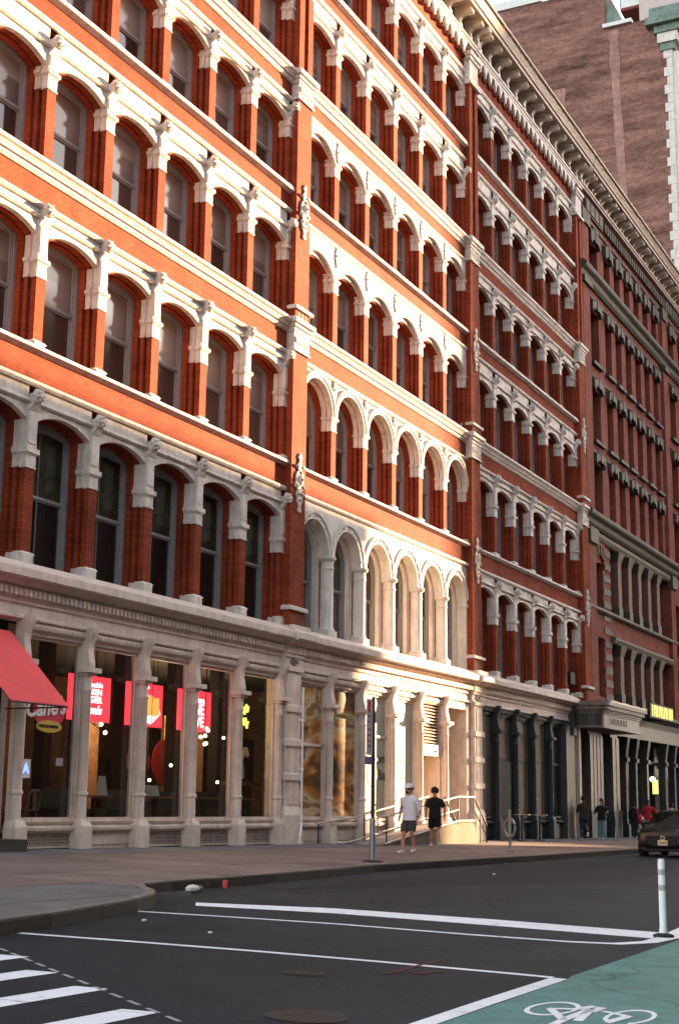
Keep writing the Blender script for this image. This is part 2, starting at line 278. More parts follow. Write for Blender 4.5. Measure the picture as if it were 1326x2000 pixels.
# ------------------------------------------------------------------ mesh helpers
class MB:
    def __init__(s): s.v = []; s.f = []; s.mi = []; s.sm = []; s.cur = 0; s.smooth = False
    def _add(s, vs, fs):
        o = len(s.v); s.v += [tuple(p) for p in vs]
        for f in fs: s.f.append([i+o for i in f]); s.mi.append(s.cur); s.sm.append(s.smooth)
    def box(s, x0, x1, y0, y1, z0, z1):
        s._add([(x0,y0,z0),(x1,y0,z0),(x1,y1,z0),(x0,y1,z0),(x0,y0,z1),(x1,y0,z1),(x1,y1,z1),(x0,y1,z1)],
               [(0,3,2,1),(4,5,6,7),(0,1,5,4),(1,2,6,5),(2,3,7,6),(3,0,4,7)])
        return s
    def taper(s, a, b, z0, z1):   # a, b = (x0,x1,y0,y1) at z0 / z1
        s._add([(a[0],a[2],z0),(a[1],a[2],z0),(a[1],a[3],z0),(a[0],a[3],z0),(b[0],b[2],z1),(b[1],b[2],z1),(b[1],b[3],z1),(b[0],b[3],z1)],
               [(0,3,2,1),(4,5,6,7),(0,1,5,4),(1,2,6,5),(2,3,7,6),(3,0,4,7)])
        return s
    def prism(s, poly, a, b, axis='z'):
        # poly in the plane normal to axis: z -> (x,y), x -> (y,z), y -> (x,z)
        n = len(poly)
        def P(p, t):
            return {'z': (p[0], p[1], t), 'x': (t, p[0], p[1]), 'y': (p[0], t, p[1])}[axis]
        area = sum(poly[i][0]*poly[(i+1)%n][1]-poly[(i+1)%n][0]*poly[i][1] for i in range(n))
        pl = list(poly) if area > 0 else list(poly)[::-1]
        if axis == 'y': pl = pl[::-1]
        vs = [P(p, a) for p in pl] + [P(p, b) for p in pl]
        fs = [tuple(range(n))[::-1], tuple(range(n, 2*n))]
        fs += [(i, (i+1) % n, n+(i+1) % n, n+i) for i in range(n)]
        if a > b: fs = [f[::-1] for f in fs]
        s._add(vs, fs)
        return s
    def lathe(s, cx, cy, prof, n=12, a0=0, a1=2*PI, cap=True):
        full = abs(a1-a0-2*PI) < 1e-6; k = n if full else n+1
        vs = []
        for r, z in prof:
            for i in range(k):
                a = a0+(a1-a0)*i/n; vs.append((cx+r*math.cos(a), cy+r*math.sin(a), z))
        fs = []
        for j in range(len(prof)-1):
            for i in range(n):
                i2 = (i+1) % k
                fs.append((j*k+i, j*k+i2, (j+1)*k+i2, (j+1)*k+i))
        if cap and full:
            fs.append(tuple(range(k))[::-1]); fs.append(tuple((len(prof)-1)*k+i for i in range(k)))
        s._add(vs, fs)
        return s
    def tube(s, pts, r, n=8, closed=False):
        pts = [Vector(p) for p in pts]; N = len(pts); rs = r if isinstance(r, (list, tuple)) else [r]*N
        vs = []; fs = []
        up = Vector((0, 0, 1))
        for i, p in enumerate(pts):
            if closed: t = pts[(i+1) % N]-pts[i-1]
            else: t = pts[min(i+1, N-1)]-pts[max(i-1, 0)]
            t.normalize()
            ref = up if abs(t.z) < 0.95 else Vector((0, 1, 0))
            a = t.cross(ref).normalized(); b = a.cross(t)
            for k in range(n):
                q = 2*PI*k/n; vs.append(p+(a*math.cos(q)+b*math.sin(q))*rs[i])
        for i in range(N if closed else N-1):
            j = (i+1) % N
            for k in range(n): fs.append((i*n+k, j*n+k, j*n+(k+1) % n, i*n+(k+1) % n))
        if not closed: fs.append(tuple(range(n))); fs.append(tuple((N-1)*n+k for k in range(n))[::-1])
        s._add(vs, fs)
        return s
    def ball(s, c, r, nu=8, nv=6, sc=(1,1,1)):
        vs = [(c[0], c[1], c[2]+r*sc[2])]; fs = []
        for j in range(1, nv):
            t = PI*j/nv
            for i in range(nu):
                a = 2*PI*i/nu; vs.append((c[0]+r*sc[0]*math.sin(t)*math.cos(a), c[1]+r*sc[1]*math.sin(t)*math.sin(a), c[2]+r*sc[2]*math.cos(t)))
        vs.append((c[0], c[1], c[2]-r*sc[2])); L = len(vs)-1
        for i in range(nu): fs.append((0, 1+i, 1+(i+1) % nu))
        for j in range(nv-2):
            for i in range(nu):
                a = 1+j*nu; fs.append((a+i, a+nu+i, a+nu+(i+1) % nu, a+(i+1) % nu))
        for i in range(nu): fs.append((L, L-nu+(i+1) % nu, L-nu+i))
        s._add(vs, fs)
        return s
    def quad(s, a, b, c, d): s._add([a, b, c, d], [(0, 1, 2, 3)]); return s
    def poly(s, pts): s._add(pts, [tuple(range(len(pts)))]); return s
    def arch_panel(s, W, w, zs, zc, zt, y0, y1, semi=False, n=14, z0=None):
        """panel from x=-W..W, opening half width w springing at zs, crown zc, top zt; y0 front, y1 back"""
        pts = [(-w, zs)]
        rise = zc-zs
        for i in range(1, n):
            if semi: a = PI - PI*i/n; pts.append((w*math.cos(a), zs+rise*math.sin(a)))
            else:
                x = -w+2*w*i/n; Rr = (w*w+rise*rise)/(2*rise); pts.append((x, zs+rise-Rr+math.sqrt(max(0, Rr*Rr-x*x))))
        pts.append((w, zs))
        zb = zs if z0 is None else z0
        # front and back strips
        for y, fl in ((y0, False), (y1, True)):
            fs = []; vs = []
            for i in range(len(pts)-1):
                (xa, za), (xb, zb_) = pts[i], pts[i+1]
                o = len(vs); vs += [(xa, y, za), (xb, y, zb_), (xb, y, zt), (xa, y, zt)]
                fs.append((o, o+1, o+2, o+3) if not fl else (o+3, o+2, o+1, o))
            for xa, xb in ((-W, -w), (w, W)):
                o = len(vs); vs += [(xa, y, zb), (xb, y, zb), (xb, y, zt), (xa, y, zt)]
                fs.append((o, o+1, o+2, o+3) if not fl else (o+3, o+2, o+1, o))
            s._add(vs, fs)
        # soffit
        vs = []; fs = []
        for i, (x, z) in enumerate(pts): vs += [(x, y0, z), (x, y1, z)]
        for i in range(len(pts)-1): fs.append((2*i, 2*i+1, 2*i+3, 2*i+2))
        s._add(vs, fs)
        # jamb sides below springing and underside
        if zb < zs:
            s._add([(-w, y0, zb), (-w, y1, zb), (-w, y1, zs), (-w, y0, zs), (w, y0, zb), (w, y1, zb), (w, y1, zs), (w, y0, zs)], [(0, 1, 2, 3), (4, 7, 6, 5)])
        s._add([(-W, y0, zb), (-w, y0, zb), (-w, y1, zb), (-W, y1, zb), (w, y0, zb), (W, y0, zb), (W, y1, zb), (w, y1, zb)], [(0, 3, 2, 1), (4, 7, 6, 5)])
        s._add([(-W, y0, zt), (W, y0, zt), (W, y1, zt), (-W, y1, zt)], [(0, 1, 2, 3)])
        return s
    def arch_ring(s, ri, ro, zs, ri_v, ro_v, y0, y1, n=16):
        """raised archivolt: inner/outer half widths ri/ro, inner/outer rises"""
        vs = []; fs = []
        for i in range(n+1):
            a = PI-PI*i/n; c, q = math.cos(a), math.sin(a)
            vs += [(ri*c, y0, zs+ri_v*q), (ro*c, y0, zs+ro_v*q), (ro*c, y1, zs+ro_v*q), (ri*c, y1, zs+ri_v*q)]
        for i in range(n):
            a = 4*i; b = 4*i+4
            for k in range(4): fs.append((a+k, b+k, b+(k+1) % 4, a+(k+1) % 4))
        fs.append((0, 1, 2, 3)); fs.append((4*n+3, 4*n+2, 4*n+1, 4*n))
        s._add(vs, fs)
        return s
    def mesh(s, name, mats):
        me = bpy.data.meshes.new(name)
        me.from_pydata(s.v, [], s.f)
        for mm in ([mats] if isinstance(mats, str) else mats): me.materials.append(MATS[mm])
        if any(s.mi): me.polygons.foreach_set('material_index', s.mi)
        if any(s.sm): me.polygons.foreach_set('use_smooth', s.sm)
        me.update()
        if any(s.sm): me.set_sharp_from_angle(angle=R(38))
        return me

WL = {}
def put(name, me, parent=None, loc=(0, 0, 0), **props):
    o = bpy.data.objects.new(name, me); COL.objects.link(o)
    loc = Vector(loc)
    if parent is not None:
        o.parent = parent
        o.location = loc - WL.get(parent.name, Vector((0, 0, 0)))
    else: o.location = loc
    WL[o.name] = loc
    for k, v in props.items(): o[k] = v
    return o
def thing(name, label, cat, loc=(0, 0, 0), group=None, rotz=0):
    o = bpy.data.objects.new(name, None); COL.objects.link(o); o.location = loc; o.empty_display_size = 0.2
    o.rotation_euler = (0, 0, rotz)
    WL[o.name] = Vector(loc); o['label'] = label; o['category'] = cat
    if group: o['group'] = group
    return o
def tag(o, label, cat, group=None):
    o['label'] = label; o['category'] = cat
    if group: o['group'] = group
    return o
def local(name, me, parent, loc=(0, 0, 0), rot=None, **props):   # child placed in its parent's own frame
    o = bpy.data.objects.new(name, me); COL.objects.link(o); o.parent = parent; o.location = loc
    if rot: o.rotation_euler = rot
    for k, v in props.items(): o[k] = v
    return o
def text(name, body, size, mt, parent, loc, rot, ext=0.004, bold=0.0, sx=1.0, align='LEFT', shear=0.0, world=True, fit=None):
    cu = bpy.data.curves.new(name, 'FONT'); cu.body = body; cu.size = size; cu.extrude = ext; cu.offset = bold
    cu.align_x = align; cu.shear = shear; cu.materials.append(MATS[mt]); cu.resolution_u = 3
    tmp = bpy.data.objects.new('tmp', cu); COL.objects.link(tmp); bpy.context.view_layer.update()
    me = bpy.data.meshes.new_from_object(tmp.evaluated_get(bpy.context.evaluated_depsgraph_get())); me.name = name; bpy.data.objects.remove(tmp)
    me.materials.clear(); me.materials.append(MATS[mt])
    if fit:
        xs_ = [v.co.x for v in me.vertices]; sx = fit/(max(xs_)-min(xs_))
    o = bpy.data.objects.new(name, me); COL.objects.link(o)
    if parent is not None:
        o.parent = parent
        o.location = Vector(loc) - (WL.get(parent.name, Vector((0, 0, 0))) if world else Vector((0, 0, 0)))
    else: o.location = loc
    o.rotation_euler = rot; o.scale = (sx, 1, 1)
    return o

# ------------------------------------------------------------------ ground
def G(x, y):        # pavement level; the whole street tilts gently
    xx = max(-30, min(150, x)); yy = max(-24, min(1, y))
    return -0.95 - 0.0085*(xx-25) + 0.035*yy
ROAD = -0.15
def struct(o): o['kind'] = 'structure'; return o

xs = [-600, -200, -60] + list(range(-30, 151, 10)) + [220, 400, 900]
ys = [-700, -250, -80, -40] + list(range(-24, 2, 2)) + [1, 60, 300, 900]
mb = MB(); nx = len(xs)
mb._add([(x, y, G(x, y)+ROAD) for y in ys for x in xs], [(j*nx+i, j*nx+i+1, (j+1)*nx+i+1, (j+1)*nx+i) for j in range(len(ys)-1) for i in range(nx-1)])
road = struct(put('road', mb.mesh('road', 'asphalt')))

KERB = [(-20, -10.8), (4, -10.3), (9, -9.5), (11.45, -8.94), (12.49, -8.76), (13.88, -8.42), (14.94, -8.18), (15.8, -7.86), (16.4, -7.48), (16.85, -7.02), (17.3, -6.7), (18.2, -6.58), (21.7, -6.37), (26.8, -5.85), (35, -5.72), (40, -5.55), (49, -5.25), (70, -5.1), (150, -5.0)]
def kerb_y(x):
    for (xa, ya), (xb, yb) in zip(KERB, KERB[1:]):
        if xa <= x <= xb: return ya+(yb-ya)*(x-xa)/(xb-xa)
    return KERB[-1][1]
# pavement base sheet + flagstones
mb = MB()
px = [-20, 4] + [5+0.5*i for i in range(0, 61)] + [40, 49, 60, 80, 100, 150]
for xa, xb in zip(px, px[1:]):
    mb.quad((xa, kerb_y(xa)+0.1, G(xa, kerb_y(xa))-0.03), (xb, kerb_y(xb)+0.1, G(xb, kerb_y(xb))-0.03), (xb, 0.6, G(xb, .6)-0.03), (xa, 0.6, G(xa, .6)-0.03))
pavement = struct(put('pavement', mb.mesh('pavement', 'joint_dirt')))
def inner_y(x): return -6.95+(x-13.85)*0.118 if x < 17.75 else -99
row_y = [-0.02, -1.55, -3.1, -4.65, -6.2, -7.75, -9.3, -10.9]
SL = 1.6
x = 4.0; slabs = []
while x < 96:
    step = SL if x < 40 else (SL*2 if x < 60 else SL*4)
    for k in range(7):
        yt, yb_ = row_y[k], row_y[k+1]
        nseg = 4 if x < 19 else 1
        lower = []; g = 0.008
        xa, xb = x+g, x+step-g
        top = [(xa, yt-g), (xb, yt-g)]
        low = [(xa+(xb-xa)*i/nseg, max(yb_+g, kerb_y(xa+(xb-xa)*i/nseg)+0.165)) for i in range(nseg, -1, -1)]
        if min(yt-g-p[1] for p in low) < 0.02:
            low = [(p[0], min(p[1], yt-g-0.02)) for p in low]
            if max(yt-g-p[1] for p in low) < 0.1: continue
        pl = top+low
        jz = random.uniform(-0.003, 0.003)
        v = [(p[0], p[1], G(*p)+jz) for p in pl]; b = [(p[0], p[1], G(*p)-0.06) for p in pl]; n = len(pl)
        m_ = MB(); m_._add(v+b, [tuple(range(n))[::-1]] + [(i, (i+1) % n, n+(i+1) % n, n+i) for i in range(n)])
        cy = sum(p[1] for p in pl)/n; cx = sum(p[0] for p in pl)/n
        me = m_.mesh('paving_slab', 'slab_grey' if (cy < inner_y(cx) or k == 0) else 'slab_pink')
        put('paving_slab', me, pavement)
    x += step
# kerb stones
kerb = struct(put('kerb', None))
dense = []
for (xa, ya), (xb, yb_) in zip(KERB[1:], KERB[2:]):
    L = math.hypot(xb-xa, yb_-ya); n = max(1, round(L/1.4))
    for i in range(n): dense.append((xa+(xb-xa)*i/n, ya+(yb_-ya)*i/n))
dense.append(KERB[-1])
for (xa, ya), (xb, yb_) in zip(dense, dense[1:]):
    if xa > 100: break
    d = Vector((xb-xa, yb_-ya)); L = d.length; d /= L; nrm = Vector((-d.y, d.x)); g = 0.006
    a = Vector((xa, ya))+d*g; b = Vector((xb, yb_))-d*g; a2 = a+nrm*0.155; b2 = b+nrm*0.155
    ai = a+nrm*0.02; bi = b+nrm*0.02
    hz = random.uniform(0.0, 0.008)
    m_ = MB()
    T = lambda p, h: (p.x, p.y, G(p.x, p.y)+h)
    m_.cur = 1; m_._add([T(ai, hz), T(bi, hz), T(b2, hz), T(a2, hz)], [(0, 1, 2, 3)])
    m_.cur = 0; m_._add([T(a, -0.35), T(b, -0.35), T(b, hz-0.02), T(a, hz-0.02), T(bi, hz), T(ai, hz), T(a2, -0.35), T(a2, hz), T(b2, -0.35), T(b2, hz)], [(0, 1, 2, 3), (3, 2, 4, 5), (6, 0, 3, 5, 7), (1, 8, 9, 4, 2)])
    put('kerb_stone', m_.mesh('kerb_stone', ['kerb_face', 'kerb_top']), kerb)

# painted markings: thin sheets just above the asphalt
def RZ(p, h): return (p[0], p[1], G(p[0], p[1])+ROAD+h)
def strip(name, pts, wd, mt, h=0.004, parent=road):
    m_ = MB(); P = [Vector(p[:2]) for p in pts]
    ws = wd if isinstance(wd, list) else [wd]*len(P)
    Ls = []; Rs = []
    for i, p in enumerate(P):
        t = (P[min(i+1, len(P)-1)]-P[max(i-1, 0)]).normalized(); nn = Vector((-t.y, t.x))
        Ls.append(p+nn*ws[i]/2); Rs.append(p-nn*ws[i]/2)
    for i in range(len(P)-1):
        m_.quad(RZ(Rs[i], h), RZ(Rs[i+1], h), RZ(Ls[i+1], h), RZ(Ls[i], h))
    return put(name, m_.mesh(name, mt), parent)
def sheet(name, pts, mt, h=0.004, parent=road):
    m_ = MB(); pl = [RZ(p, h) for p in pts]
    a = sum(pts[i][0]*pts[(i+1) % len(pts)][1]-pts[(i+1) % len(pts)][0]*pts[i][1] for i in range(len(pts)))
    m_.poly(pl if a > 0 else pl[::-1]); return put(name, m_.mesh(name, mt), parent)
def fine(pts, n=10):
    out = []
    for a, b in zip(pts, pts[1:]):
        for i in range(n): out.append((a[0]+(b[0]-a[0])*i/n, a[1]+(b[1]-a[1])*i/n))
    return out+[pts[-1]]
up = fine([(16.80, -7.85), (17.75, -9.4), (18.2, -11.5), (18.43, -13.67)], 4); lo = fine([(16.36, -8.12), (17.05, -9.83), (17.3, -11.7), (17.51, -13.81)], 4)
m_ = MB()
for i in range(len(up)-1): m_.quad(RZ(lo[i], .004), RZ(lo[i+1], .004), RZ(up[i+1], .004), RZ(up[i], .004))
put('stop_line', m_.mesh('stop_line', 'road_paint'), road)
strip('lane_line', [(14.93, -8.0), (15.35, -9.22), (15.72, -10.5), (15.93, -12.1), (16.17, -13.2), (16.45, -13.68), (17.0, -13.9), (17.9, -13.93), (19.5, -13.82), (30, -13.4), (60, -12.4)], [.12, .11, .12, .13, .15, .17, .19, .24, .3, .3, .3], 'road_paint')
strip('lane_line', [(11.2, -7.9), (11.8, -8.67), (12.12, -9.98), (12.4, -11.27), (12.58, -12.4), (12.74, -13.75), (12.76, -14.12)], .12, 'road_paint')
strip('lane_line', [(12.74, -14.19), (10.9, -14.23), (9.3, -14.28), (5, -14.4)], .15, 'road_paint', 0.006)
gp = [(4, -14.49), (12.74, -14.27), (12.80, -14.22), (17.77, -14.10), (30, -13.62), (60, -12.62), (60, -15.6), (20, -17.0), (4, -17.2)]
mb = MB(); 
gx = [4, 8, 12.7, 13, 17.8, 22, 30, 60]
def gtop(x):
    P = gp[:6]
    for a, b in zip(P, P[1:]):
        if a[0] <= x <= b[0]: return a[1]+(b[1]-a[1])*(x-a[0])/(b[0]-a[0])
for a, b in zip(gx, gx[1:]):
    mb.quad(RZ((a, -17.2), .003), RZ((b, -17.2), .003), RZ((b, gtop(b)), .003), RZ((a, gtop(a)), .003))
put('bike_lane', mb.mesh('bike_lane', 'lane_green'), road)
strip('lane_line', [(4, -17.25), (60, -17.25)], .2, 'road_paint')
# bicycle symbol, stretched along the lane as painted ones are
mb = MB()
def ell(cx, cy, rx, ry, wx, wy, a0=0, a1=2*PI, n=40):
    for i in range(n):
        a, b = a0+(a1-a0)*i/n, a0+(a1-a0)*(i+1)/n
        mb.quad(*[RZ(q, .007) for q in ((cx+(rx-wx)*math.cos(a), cy+(ry-wy)*math.sin(a)), (cx+rx*math.cos(a), cy+ry*math.sin(a)), (cx+rx*math.cos(b), cy+ry*math.sin(b)), (cx+(rx-wx)*math.cos(b), cy+(ry-wy)*math.sin(b)))])
W1 = (10.86, -14.74); W2 = (10.88, -15.33)
ell(*W1, .43, .175, .085, .032); ell(*W2, .44, .165, .085, .032, R(-150), R(170))
def bar(a, b, wd=.07):
    a, b = Vector(a), Vector(b); t = (b-a).normalized(); nn = Vector((-t.y, t.x))*wd/2
    mb.quad(*[RZ(q, .0075) for q in (a-nn, b-nn, b+nn, a+nn)])
for a, b in (((10.83, -14.73), (11.05, -14.98)), ((10.83, -14.73), (10.36, -14.98)), ((10.36, -14.98), (11.05, -14.98)), ((11.05, -14.98), (10.38, -15.08)), ((10.36, -14.98), (9.95, -15.0)), ((11.02, -15.08), (10.88, -15.33)), ((11.2, -15.03), (10.9, -15.02)), ((10.88, -15.31), (10.52, -15.27)), ((11.0, -14.9), (11.22, -14.96))): bar(a, b)
put('bicycle_symbol', mb.mesh('bicycle_symbol', 'road_paint'), road)
for yc, xe in ((-10.03, 10.38), (-10.83, 9.73), (-11.65, 9.27), (-12.55, 8.60), (-13.4, 8.0)):
    sheet('crossing_bar', [(xe-3.2, yc-.135), (xe, yc-.14), (xe-.06, yc+.13), (xe-3.2, yc+.135)], 'road_paint')
p0 = Vector((10.67, -9.6)); p1 = Vector((8.1, -13.4)); n = 13
for i in range(n):
    a = p0.lerp(p1, i/n); b = p0.lerp(p1, (i+.62)/n); strip('crossing_dash', [a, b], .04, 'worn_paint', .0045)
def cover(name, cx, cy, r, label_mat='rust'):
    m_ = MB(); n = 24
    m_.poly([RZ((cx+r*math.cos(2*PI*i/n), cy+r*math.sin(2*PI*i/n)), .006) for i in range(n)])
    c = put(name, m_.mesh(name, label_mat), road)
    m2 = MB()
    for k in range(-3, 4):
        yy = cy+k*r*.22; hw = math.sqrt(max(0, r*r*.8-(k*r*.22)**2))
        m2.quad(RZ((cx-hw, yy-.008), .009), RZ((cx+hw, yy-.008), .009), RZ((cx+hw, yy+.008), .009), RZ((cx-hw, yy+.008), .009))
    put('cover_rib', m2.mesh('cover_rib', 'plain_black'), c)
cover('utility_cover', 11.27, -12.4, .17); cover('utility_cover', 9.18, -13.52, .30)
sheet('asphalt_patch', [(20, -7.2), (38, -6.2), (44, -8.5), (30, -10.2)], 'asphalt_patch', .002)
for a, b in (((11.78, -12.94), (12.5, -12.9)), ((12.4, -12.9), (13.1, -12.86)), ((11.95, -13.1), (12.35, -13.2)), ((12.3, -13.2), (12.55, -13.38)), ((12.1, -13.0), (12.0, -13.3))):
    strip('utility_mark', [a, b], .045, 'marking_pink', .0062)

# ------------------------------------------------------------------ the red brick and white stone building
BB = thing('commercial_building', 'long red brick building with white arched window heads and a pale iron shopfront', 'building', (40, 0.5, -1.1))
FL = {
 2: dict(b=4.73, blk=4.96, cap=6.70, r0=6.98, r1=7.12, sp=7.72, cr=7.97, s0=8.06, s1=8.15, ros=8.22, m0=8.44, m1=8.56, t=9.15, top=9.30, kind='sill'),
 3: dict(b=9.30, blk=9.44, cap=10.82, r0=11.14, r1=11.25, sp=11.77, cr=12.01, s0=12.12, s1=12.21, ros=12.33, m0=12.36, m1=12.46, t=13.02, top=13.42, kind='cornice'),
 4: dict(b=13.42, blk=13.52, cap=15.13, r0=15.45, r1=15.57, sp=15.68, cr=15.93, s0=16.08, s1=16.17, ros=16.26, m0=16.58, m1=16.69, t=17.17, top=17.36, kind='sill'),
 5: dict(b=17.36, blk=17.46, cap=18.89, r0=19.20, r1=19.31, sp=19.40, cr=19.66, s0=19.68, s1=19.77, ros=19.86, m0=20.02, m1=20.12, t=20.60, top=21.02, kind='cornice'),
 6: dict(b=21.02, blk=21.12, cap=22.62, r0=22.92, r1=23.03, sp=23.20, cr=23.44, s0=23.56, s1=23.65, ros=23.76, m0=24.12, m1=24.24, t=24.66, top=24.90, kind='sill'),
 7: dict(b=24.90, blk=25.00, cap=26.40, r0=26.72, r1=26.83, sp=27.04, cr=27.28, s0=27.40, s1=27.49, ros=27.60, m0=27.80, m1=27.94, t=28.35, top=28.35, kind='top'),
}
SECT = [
 dict(k='A', x=[22.64+2.170*i for i in range(-2, 6)], x0=17.5, x1=33.51),
 dict(k='B', x=[34.27]+[36.44+2.178*i for i in range(0, 5)]+[47.28], x0=34.33, x1=47.23),
 dict(k='C', x=[48.15]+[50.24+2.122*i for i in range(0, 5)]+[60.82], x0=48.08, x1=60.93),
]
HALF = 1.085
PLAN = lambda e=0.0: [(-.15-e, .10-e), (.15+e, .10-e), (.15+e, .235), (.09, .235), (.09, .285), (.21+e, .285), (.21+e, .385), (.15, .385), (.15, .435), (.27, .435), (.27, .60), (-.27, .60), (-.27, .435), (-.15, .435), (-.15, .385), (-.21-e, .385), (-.21-e, .285), (-.09, .285), (-.09, .235), (-.15-e, .235)]
PLAN2 = lambda e: [(-.15-e, .10-e), (.15+e, .10-e), (.15+e, .26), (.21+e, .26), (.21+e, .405), (-.21-e, .405), (-.21-e, .26), (-.15-e, .26)]
def chamf(x, y0, y1, c): return [(-x+c, y0), (x-c, y0), (x, y0+c), (x, y1), (-x, y1), (-x, y0+c)]

MC = {}
def cached(key, fn):
    if key not in MC: MC[key] = fn()
    return MC[key]
def ros_mesh():
    m_ = MB(); m_.smooth = True
    prof = [(0.001, -.145), (.055, -.14), (.07, -.11), (.05, -.095), (.10, -.09), (.145, -.07), (.155, -.03), (.14, .02)]
    vs = []; n = 12
    for r, y in prof:
        for i in range(n):
            a = 2*PI*i/n; rr = r*(1+.10*math.cos(6*a)) if r > .08 else r
            vs.append((rr*math.cos(a), y, rr*math.sin(a)))
    m_._add(vs, [(j*n+i, (j+1)*n+i, (j+1)*n+(i+1) % n, j*n+(i+1) % n) for j in range(len(prof)-1) for i in range(n)][:])
    for i in range(6):
        a = 2*PI*i/6+.3; m_.ball((.095*math.cos(a), -.10, .095*math.sin(a)), .042, 6, 4)
    return m_.mesh('rosette', 'white_stone')
def leaf_mesh():
    out = [(0, .42), (.03, .33), (.015, .27), (.07, .22), (.045, .16), (.10, .10), (.07, .03), (.11, -.04), (.05, -.09), (.07, -.17), (.025, -.2), (0, -.33)]
    pl = out+[(-x, z) for x, z in out[::-1][1:-1]]
    m_ = MB(); m_.prism(pl, -.05, 0, 'y'); m_.ball((0, -.05, .05), .05, 6, 4, (1, .6, 1.6))
    return m_.mesh('leaf_ornament', 'white_stone')
def scroll_mesh():
    # tall cast ornament: arrowhead, paired scrolls, oval boss, tapering pendant
    m_ = MB()
    def sym(half, y0=-.06, y1=.0): m_.prism(half+[(-x, z) for x, z in half[::-1] if x > 1e-6], y0, y1, 'y')
    sym([(0, .86), (.10, .70), (.035, .70), (.045, .58), (0, .58)][:4]+[(0.045, .58)])
    sym([(.05, .60), (.09, .52), (.19, .50), (.20, .44), (.10, .40), (.06, .34), (.12, .26)])
    sym([(.05, .35), (.16, .30), (.21, .18), (.20, .02), (.24, -.06), (.24, -.13), (.15, -.18), (.10, -.20)])
    sym([(.08, -.18), (.17, -.26), (.17, -.36), (.12, -.44), (.13, -.52), (.06, -.60), (.03, -.70)])
    sym([(.03, -.66), (.075, -.74), (.05, -.82)])
    for sx in (-1, 1):
        m_.lathe(0, 0, [(0.0001, 0), (.0001, 0)], 3) if False else None
        for cx, cz, r in ((.15, .47, .06), (.18, -.09, .065), (.12, -.30, .055), (.10, -.48, .035)):
            m_.ball((sx*cx, -.075, cz), r, 8, 5, (1, .6, 1))
    m_.ball((0, -.075, .10), .12, 10, 6, (.85, .5, 1.35)); m_.ball((0, -.12, .10), .05, 8, 5)
    m_.ball((0, -.07, -.28), .05, 8, 5); m_.ball((0, -.07, -.46), .045, 8, 5)
    return m_.mesh('scroll_ornament', 'white_stone')
ROS = ros_mesh(); LEAF = leaf_mesh(); SCROLL = scroll_mesh()

def window_meshes(key, w, zb, zs, zc, semi, sash):
    """arched sash window set in the opening of half width w"""
    y0 = .575
    def fr():
        m_ = MB(); m_.arch_panel(w+.04, w-.075, zs, zc-.075, zc+.12, y0, y0+.10, semi, 12, z0=zb)
        m_.arch_panel(w-.07, w-.11, zs, zc-.11, zc-.02, y0+.03, y0+.10, semi, 12, z0=zb)
        m_.box(-w, w, y0-.02, y0+.10, zb, zb+.07); return m_.mesh('window', sash)
    zm = zb+(zc-zb)*.50
    iw = w-.10
    def su():
        m_ = MB(); m_.arch_panel(iw+.005, iw-.05, zs, zc-.16, zc-.08, y0+.045, y0+.085, semi, 12, z0=zm); m_.box(-iw+.0, iw, y0+.04, y0+.09, zm-.035, zm+.03); return m_.mesh('upper_sash', sash)
    def sl():
        m_ = MB(); m_.box(-iw, -iw+.055, y0+.075, y0+.11, zb+.07, zm-.03); m_.box(iw-.055, iw, y0+.075, y0+.11, zb+.07, zm-.03); m_.box(-iw, iw, y0+.07, y0+.115, zb+.06, zb+.14); m_.box(-iw, iw, y0+.07, y0+.115, zm-.07, zm-.03); return m_.mesh('lower_sash', sash)
    def pane(a, b):
        return MB().quad((-iw, y0+.098, a), (iw, y0+.098, a), (iw, y0+.098, b), (-iw, y0+.098, b))
    def mun(): return MB().box(-.14, -.122, y0+.07, y0+.094, zb+.1, zc-.1).mesh('glazing_bar', sash)
    return dict(fr=cached(key+('fr',), fr), su=cached(key+('su',), su), sl=cached(key+('sl',), sl), mun=cached(key+('mu',), mun), zm=zm, iw=iw, pane=pane)
WR = random.Random(21)
def add_window(x, key, w, zb, zs, zc, semi, sash, pm_u, pm_l, mun=True):
    W_ = window_meshes(key, w, zb, zs, zc, semi, sash)
    o = put('window', W_['fr'], BB, (x, 0, 0))
    put('upper_sash', W_['su'], o, (x, 0, 0)); put('lower_sash', W_['sl'], o, (x, 0, 0))
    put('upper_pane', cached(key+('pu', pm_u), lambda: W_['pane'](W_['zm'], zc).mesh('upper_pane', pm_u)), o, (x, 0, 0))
    put('lower_pane', cached(key+('pl', pm_l), lambda: W_['pane'](zb+.05, W_['zm']).mesh('lower_pane', pm_l)), o, (x, 0.012, 0))
    if pm_u in ('pane_shade_haze', 'pane_dim') and not (key[0] == 'wB2') and WR.random() < .75:
        q = WR.choice((.35, .5, .62, .75, .98, .98, 1.25)); iw = W_['iw']; hh = (zc-W_['zm'])
        put('blind', cached(key+('bl', q, pm_u), lambda: MB().quad((-iw, .670, zc-hh*q), (iw, .670, zc-hh*q), (iw, .670, zc), (-iw, .670, zc)).mesh('blind', 'pane_blind' if pm_u == 'pane_shade_haze' else 'pane_shade_haze')), o, (x, 0, 0))
    if mun: put('glazing_bar', W_['mun'], o, (x, 0, 0))

def ext(name, prof, x0, x1, mt, parent=BB, ret=None):
    """moulding: a (y,z) profile run along x"""
    m_ = MB().prism(prof, x0, x1, 'x'); return put(name, m_.mesh(name, mt), parent)

